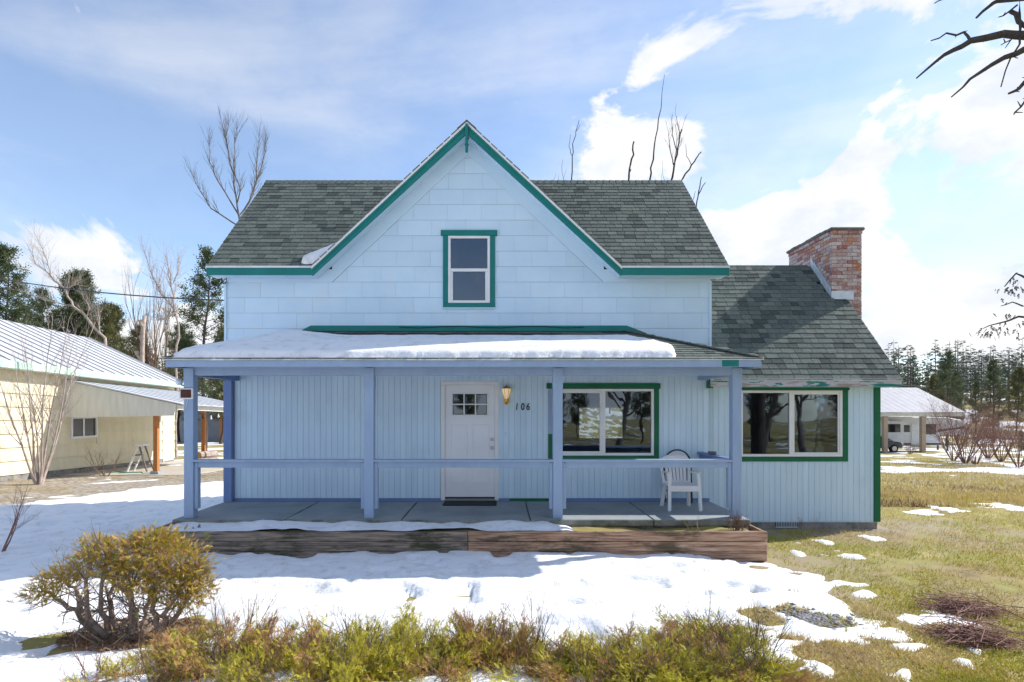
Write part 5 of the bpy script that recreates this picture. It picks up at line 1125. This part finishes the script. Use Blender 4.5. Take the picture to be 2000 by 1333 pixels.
px_tree('bare_tree', 'crooked pale bare tree rising left of the porch', 32, [([(345,694),(349,637),(343,613),(324,586),(308,561),(292,525),(279,484)], .085, .012), ([(343,613),(338,577),(326,536),(320,502)], .06, .012), ([(343,613),(318,622),(305,624)], .05, .03), ([(335,560),(345,530),(343,505)], .03, .01)], 'barkpale', (5, 1.3, .5), 82)
bt_px('broken_birch', 285, 612, 33, 83, 'broken pale birch trunk without a crown', matn='barkpale', rad=.15, lev=2, nch=(3, 2), spread=.7, start=.6, taper=2.4, lenf=(.1, .2))
for px, pt, s_, lb in ((303, 575, 84, 'narrow bare poplar close behind the broken birch trunk'), (316, 570, 85, 'tallest narrow bare poplar between two others'), (326, 620, 86, 'short narrow bare poplar beside the crooked bare tree')): bt_px('poplar_tree', px, pt, 55, s_, lb, matn='twig', rad=.16, lev=3, nch=(16, 5, 3), spread=.22, up=.5, start=.1, group='bare poplars behind the outbuilding')
px_tree('bare_tree', 'tall bare willow fanning out behind the left roof slope', 21, [([(470,440),(459,362),(447,300),(432,235)], .06, .008), ([(469,425),(425,352),(412,317),(409,272)], .032, .007), ([(470,420),(490,385),(497,350),(496,300),(497,260)], .04, .007), ([(470,445),(412,407),(390,372),(375,340)], .032, .007), ([(463,400),(470,370),(462,340),(465,290),(470,262)], .026, .006), ([(490,385),(508,340),(518,300),(520,285)], .026, .006), ([(447,300),(438,270),(440,240)], .02, .008)], 'bark', (4, .8, .3), 87)
fhx, fhy = PX(450, 60), 60
nh = thing('grey_house', (fhx, fhy, G(fhx, fhy)), 'distant grey house with snowy roof seen through the porch side', 'house')
gz0 = G(fhx, fhy)
MB().box(fhx - 3, fhx + 5, fhy, fhy + 7, gz0 - .5, 2.6).build('wall', M['greywall'], nh); MB().slab([(fhx - 4, fhy - 1.2, 2.5), (fhx + 5.5, fhy - 1.2, 5.0), (fhx + 5.5, fhy + 8, 5.0), (fhx - 4, fhy + 8, 2.5)], .2).build('roof', M['metalroof'], nh)
MB().box(PX(433, 59) - .15, PX(433, 59) + .15, 58.9, 59.2, gz0 - .5, 3.3).build('porch_post', M['rawwood'], nh); wq = MB().box(fhx - .9, fhx + .6, fhy - .08, fhy, .9, 2.0).build('window', M['vinyl'], nh); MB().box(fhx - .75, fhx + .45, fhy - .1, fhy - .085, 1.0, 1.9).build('pane', M['darkglass'], wq)
MB().slab([(fhx - 9, fhy + 3, 4.6), (fhx - .5, fhy + 3, 2.4), (fhx - .5, fhy + 9, 2.4), (fhx - 9, fhy + 9, 4.6)], .2).box(fhx - 9, fhx - 1, fhy + 4, fhy + 8, gz0 - .5, 2.3).build('side_wing', M['metalroof'], nh)
# ---- trees behind the house
YT = 18.5
px_tree('bare_tree', 'slim forked bare sapling over the ridge beside the gable', YT, [([(1116,360),(1116,349),(1118,306),(1120,280),(1126,257),(1131,235)], .028, .008), ([(1116,304),(1111,288),(1113,268)], .012, .006), ([(1126,257),(1131,248),(1134,240)], .010, .005)], 'barkdark', None, 91)
px_tree('bare_tree', 'short cut-off pole trunk over the ridge', YT, [([(1225,360),(1230,331),(1234,300),(1238,277)], .035, .026), ([(1229,338),(1233,330)], .02, .012)], 'barkdark', None, 92)
px_tree('bare_tree', 'tallest whip-thin bare trunk over the ridge', YT, [([(1269,362),(1272,327),(1278,284),(1286,234),(1292,198),(1298,145)], .045, .006)], 'barkdark', None, 93)
px_tree('bare_tree', 'twiggy bare trunk beside the tallest whip', YT, [([(1311,360),(1317,321),(1323,292),(1332,253)], .045, .022), ([(1315,322),(1310,288),(1309,249)], .018, .006), ([(1321,292),(1314,261),(1313,237)], .016, .005), ([(1329,265),(1321,218)], .012, .004), ([(1318,315),(1324,280),(1326,250)], .012, .004)], 'barkdark', (1, .5, .2), 94)
px_tree('bare_tree', 'leaning bare stub at the ridge end', YT, [([(1328,358),(1346,331),(1360,310),(1370,297)], .035, .016), ([(1350,322),(1342,304),(1341,280)], .012, .005)], 'barkdark', None, 95)
px_tree('bare_tree', 'forked bare stub behind the right roof slope', YT, [([(1359,405),(1364,374),(1370,346)], .03, .014), ([(1363,382),(1375,360)], .02, .012), ([(1353,392),(1362,370)], .012, .006)], 'barkdark', None, 96)
px_tree('bare_tree', 'fine bare twigs just over the ridge by the gable', YT, [([(1102,360),(1097,327),(1099,312)], .012, .004), ([(1077,360),(1087,337)], .008, .003), ([(1090,358),(1093,335)], .008, .003), ([(1100,350),(1107,330)], .008, .003)], 'bark', None, 97)
px_tree('bare_tree', 'fine curved twig between the tallest whip and twiggy trunk', YT, [([(1300,360),(1294,341),(1294,316)], .010, .004), ([(1290,360),(1289,344)], .006, .003), ([(1282,360),(1281,345)], .006, .003)], 'bark', None, 98)
# ================================================================== right side
CXR = 37.0
cp = thing('carport', (34, 50, -1.6), 'open carport with pale ribbed metal roof and timber posts', 'carport')
CY0, CY1, CR0, CR1 = 47.0, 52.0, 27.0, PX(1878, 47)
mat_cp = mat('dull_metal_roof', [(.3, (.34, .34, .37)), (.7, (.42, .42, .45))], 2, .6, .05, 30)
for k in range(19):
    a = CR0 + (CR1 - CR0) * k / 19; b = CR0 + (CR1 - CR0) * (k + 1) / 19
    MB().slab([(a + .01, CY0 - .4, 1.80), (b - .01, CY0 - .4, 1.80), (b - .01, CY1, 4.0), (a + .01, CY1, 4.0)], .05).build('roof_panel', mat_cp, cp)
MB().slab([(CR0, 57.4, 1.8), (CR1, 57.4, 1.8), (CR1, CY1 + .01, 4.0), (CR0, CY1 + .01, 4.0)], .05).build('rear_roof', M['metalroof'], cp)
MB().box(CR0, CR1, CY0 - .1, CY0 + .05, 1.45, 1.74).build('eave_beam', M['creamw'], cp); MB().box(CR0, CR1 - 4, 56.6, 56.8, -2.0, 1.7).build('rear_wall', M['creamw'], cp)
for px in (1728, 1802): x_ = PX(px, CY0); MB().box(x_ - .16, x_ + .16, CY0 - .16, CY0 + .16, G(x_, CY0) - .2, 1.449).build('post', mat('pale_post_%d' % px, (.40, .31, .22), 4, .9), cp)
rz0 = G(35, 49) 
rv = thing('travel_trailer', (35.5, 50, rz0), 'white fifth-wheel travel trailer with dark windows under the carport', 'trailer')
rvb = MB().prism([(30, rz0 + .55), (38.2, rz0 + .55), (38.2, rz0 + 1.5), (40.2, rz0 + 1.5), (40.6, rz0 + 1.9), (40.0, rz0 + 2.75), (38.6, rz0 + 3.0), (30, rz0 + 3.0)], 49.2, 51.7, 'y').build('body', M['rvwhite'], rv, bevel=.06)
MB().box(32.6, 34.7, 48.85, 49.195, rz0 + .75, rz0 + 2.7).build('slide_out', M['rvwhite'], rv, bevel=.04)
for a, b, c, d, yy in ((32.95, 34.45, 1.7, 2.4, 48.84), (36.9, 37.8, 1.5, 2.4, 49.19), (35.0, 35.5, 1.7, 2.3, 49.19)): MB().box(a, b, yy - .02, yy, rz0 + c, rz0 + d).build('window', M['darkglass'], rv, bevel=.02)
MB().box(35.6, 36.3, 49.14, 49.195, rz0 + .6, rz0 + 2.5).build('door', M['rvwhite'], rv, bevel=.02)
MB().add([(37.9, 49.19, rz0 + 1.9), (40.3, 49.19, rz0 + 2.2), (40.4, 49.19, rz0 + 2.05), (37.9, 49.19, rz0 + 1.7)], [(0, 1, 2, 3)]).add([(35, 49.188, rz0 + .75), (38.2, 49.188, rz0 + .75), (38.2, 49.188, rz0 + .6), (35, 49.188, rz0 + .6)], [(0, 1, 2, 3)]).build('stripe', M['rvdark'], rv)
for xx in (31.5, 32.4):
    MB().tube([(xx, 49.0, rz0 + .38), (xx, 49.3, rz0 + .38)], .38, 16).build('wheel', M['tyre'], rv)
MB().box(39.3, 39.42, 49.9, 50.0, rz0, rz0 + 1.5).box(39.3, 39.42, 51.0, 51.1, rz0, rz0 + 1.5).build('landing_leg', M['rvdark'], rv)
for k in range(3): MB().box(35.6, 36.3, 48.5 + .22 * k, 48.72 + .22 * k, rz0 + .1 + .18 * k, rz0 + .14 + .18 * k).build('step', M['rvdark'], rv)
cz_ = G(32, 47.5)
cr = thing('parked_car', (32.4, 47.9, cz_), 'dark car parked under the carport beside the trailer', 'car')
MB().prism([(29.7, cz_ + .35), (29.7, cz_ + .85), (30.3, cz_ + .92), (30.9, cz_ + 1.34), (32.2, cz_ + 1.34), (33.0, cz_ + .92), (33.6, cz_ + .82), (33.7, cz_ + .35)], 47.4, 48.75, 'y').build('body', M['carpaint'], cr, bevel=.08)
MB().prism([(30.5, cz_ + .94), (31.0, cz_ + 1.28), (32.1, cz_ + 1.28), (32.65, cz_ + .94)], 47.37, 47.395, 'y').build('side_window', M['darkglass'], cr)
for xx in (30.5, 32.9): w_ = MB().tube([(xx, 47.35, cz_ + .33), (xx, 47.6, cz_ + .33)], .33, 16).build('wheel', M['tyre'], cr); MB().tube([(xx, 47.33, cz_ + .33), (xx, 47.349, cz_ + .33)], .2, 12).build('rim', M['nickel'], w_)
MB().box(33.6, 33.72, 47.5, 47.8, cz_ + .68, cz_ + .82).build('headlight', M['vinyl'], cr)
# bare shrubs
for (px, Y, h, s_, lab) in [(1885, 31, 4.4, 111, 'large pinkish bare shrub standing right of the carport'), (1905, 30, 2.6, 112, 'low twiggy bush at the foot of the large bare shrub'), (1955, 33, 3.4, 113, 'straggling bare shrub with dead leaves beyond the meadow'), (1862, 34, 3.6, 116, 'twiggy red-brown thicket between the carport and the large bare shrub'), (1930, 36, 3.3, 117, 'dense red-brown thicket behind the large bare shrub'), (1778, 44, 1.1, 114, 'small dry weed clump before the parked car'), (1990, 28, 3.2, 115, 'bare bush at the far meadow edge')]:
    x = PX(px, Y); bare_tree('bare_shrub', (x, Y, G(x, Y)), h, s_, lab, 'shrub', matn='redtwig', rad=.02, stems=22 if h > 3 else 10, sep=.55, lev=3, nch=(11, 6, 3), spread=.7, up=.08, lenf=(.35, .6))
for (kind, px, pt, Y, lab, rz) in [('d', 1848, 690, 66, 'gnarled open pine beyond the carport end', .2), ('b', 1942, 705, 72, 'slim straight pine standing on the snowy slope', 1.0), ('c', 1830, 735, 70, 'bushy low pine behind the carport roof', 2.0), ('a', 1870, 730, 78, 'pine between the gnarled one and the slim one', 3.0), ('b', 1905, 745, 90, 'small pine on the slope beside the slim one', 4.0), ('c', 1985, 720, 85, 'full pine at the slope edge', 5.0), ('c', 1995, 840, 40, 'young spruce low at the meadow edge', 1.4)]: pine_px(kind, px, pt, Y, lab, rz, mat_n='needle' if kind != 'c' else 'needle2', group='pines on the right slope')
# far wood on the hill: one mass
rg = np.random.default_rng(77); Pn, Dn, Ln, TK = [], [], [], MB()
for i in range(420):
    Y = rg.uniform(120, 260); x = rg.uniform(-.95, 1.05) * Y + rg.normal() * 4
    if i < 150: x = rg.uniform(.55, 1.0) * Y
    z = G(x, Y); h = rg.uniform(9, 17); w_ = h * .17; n_ = 55
    f = rg.uniform(.12, 1, n_); a = rg.uniform(0, 6.28, n_); r_ = w_ * (1 - f) ** .75 * rg.uniform(.2, 1, n_)
    Pn += list(np.stack([x + r_ * np.cos(a), Y + r_ * np.sin(a), z + f * h], 1)); Dn += list(np.stack([np.cos(a), np.sin(a), .1 - .4 * rg.random(n_)], 1)); Ln += list(rg.uniform(.9, 1.8, n_) * (1.15 - .6 * f))
    TK.tube([(x, Y, z - .5), (x, Y, z + h)], [.2, .03], 3)
Vf, Ff = fronds(np.array(Pn), np.array(Dn), np.array(Ln), 5, .34, rg)
tag(npmesh('far_wood', Vf, Ff, M['farneedle']), 'dark conifer wood covering the distant hillside', 'wood', kind='stuff'); tag(TK.build('far_wood_trunks', M['barkdark']), 'trunks of the distant hillside wood', 'wood', kind='stuff')
# power lines
def sag(a, b, s, n=14): a, b = Vector(a), Vector(b); return [a.lerp(b, k / n) - Vector((0, 0, s * 4 * (k / n) * (1 - k / n))) for k in range(n + 1)]
tag(MB().tube(sag(P(-200, 497, 16), (XL - .02, YW + .02, PZ(587, YW)), .25), .013, 5).build('service_wire', M['black']), 'black service wire running to the house corner', 'wire')
coil = [Vector((XL - .03 + .05 * math.cos(t), YW - .05, PZ(547, YW) + .06 * math.sin(t) - .002 * t)) for t in np.linspace(0, 12.5, 26)]
tag(MB().tube(coil, .006, 4).build('wire_coil', M['black']), 'coil of black wire hung under the left eave corner', 'wire')
for py0, py1 in ((715, 707), (764, 758), (750, 762)): tag(MB().tube(sag(P(1700, py0, 95), P(2300, py1, 95), .5), .05, 4).build('power_line', M['bark']), 'thin power line crossing before the hillside wood', 'wire', 'power lines before the hillside wood')
cab = [Vector((PX(780 + 40 * k, YW), YW - .065, PZ(640 + 2 * math.sin(k * 1.7), YW))) for k in range(10)] 
tag(MB().tube(cab, .006, 4).build('cable', M['black']), 'thin black cable lying along the teal porch flashing', 'cable')
# ================================================================== tree reaching in at the upper right
tx, ty = 7.6, 4.4
rt = thing('overhanging_tree', (tx, ty, G(tx, ty) - .1), 'dark bare tree whose knotty branches reach over the right lawn', 'tree')
MB().tube([(tx, ty, -.3), (tx - .1, ty + .1, 2), (tx - .05, ty + .3, 4), (tx - .3, ty + .6, 6), (tx - .2, ty + .9, 8)], [.24, .2, .17, .13, .06], 9).build('trunk', M['barkdark'], rt, smooth=True)
lm = MB(); rg = np.random.default_rng(31); TY = 6.0
def limb(path, r0, r1, base=None):
    pts = [P(q[0], q[1], TY + (q[2] if len(q) > 2 else 0)) for q in path]
    if base is not None: pts = [Vector(base)] + pts
    n_ = len(pts); full = []
    for k in range(n_ - 1):
        for t in (0, .5): full.append(pts[k].lerp(pts[k + 1], t) + Vector(rg.normal(size=3)) * .008)
    full.append(pts[-1]); lm.tube(full, [r0 + (r1 - r0) * k / (len(full) - 1) for k in range(len(full))], 5)
    for k in range(2, len(full) - 1):
        if rg.random() < .6: lm.tube([full[k], full[k] + Vector(rg.normal(size=3)) * .03], [.008, .004], 3)
B1, B2, B3 = (tx - .15, ty + .4, 5.0), (tx - .3, ty + .6, 6.0), (tx - .05, ty + .3, 4.0)
limb([(2010, 72), (1960, 67), (1895, 80), (1860, 98), (1830, 118), (1790, 153)], .055, .008, B1); limb([(1896, 80), (1880, 66), (1850, 68), (1818, 80)], .016, .006)
limb([(2005, 97), (1985, 105), (1935, 127), (1895, 155), (1858, 190)], .045, .007, B1); limb([(1992, 0), (1988, 60), (1990, 85), (1975, 110), (1955, 170)], .016, .006, B2)
limb([(2003, 50), (1985, 30), (1972, 22)], .03, .02, B2); limb([(1948, 0), (1930, 15), (1907, 35)], .028, .012, B2); limb([(1985, 12), (1960, 30), (1950, 34)], .01, .005)
limb([(2004, 155), (1990, 175), (1970, 183)], .028, .012, B1); limb([(2006, 190), (1990, 212), (1980, 224)], .016, .006, B1); limb([(1840, 0), (1825, 7)], .008, .005, B2); limb([(1990, 70), (1975, 78), (1955, 88)], .008, .005)
limb([(2060, 560), (2005, 545), (1985, 535), (1962, 560)], .02, .005, B3); limb([(2040, 620), (1990, 622), (1950, 630), (1920, 642)], .018, .004, B3); limb([(2000, 600), (1975, 590), (1955, 598)], .008, .004)
lm.build('branches', M['barkdark'], rt)
lv = []; 
for (a, b) in ((1962, 560), (1985, 540), (1950, 632), (1922, 645), (1975, 640), (1990, 555), (1940, 640), (1965, 610), (1995, 625)):
    for k in range(9): lv.append(P(a + rg.normal() * 12, b + abs(rg.normal()) * 9, TY + rg.normal() * .1))
Vf, Ff = fronds(np.array([tuple(q) for q in lv]), np.array([(rg.normal() * .4, rg.normal() * .4, -1) for q in lv]), np.full(len(lv), .05), 4, .4, rg); npmesh('dead_leaves', Vf, Ff, M['barkdark'], parent=rt)
# ================================================================== trees across the yard behind the viewer (mirrored in the panes)
for i, (x, y, h, s_) in enumerate([(11.5, -4, 8, 131), (15, -7, 8, 132), (6.5, -10, 7, 133), (22, -9, 9, 134), (-9, -12, 7, 135)]):
    bare_tree('yard_tree', (x, y, G(x, y)), h, s_, ['gnarled', 'stout', 'slender', 'spreading', 'lone'][i] + ' bare tree across the yard facing the house', matn='bark', rad=.2, lev=3, nch=(14, 8, 5), spread=.75, up=.1, start=.2, lean=(.12 * (-1) ** i, 0))
for i in range(30):
    x = -22 + i * 2.6 + rng.uniform(-1.2, 1.2); y = -15 - rng.uniform(0, 9); pine('abc'[i % 3], (x, y, G(x, y) - .1), rng.uniform(.34, .62), i, 'pine in the row across the yard facing the house', group='pines across the yard')
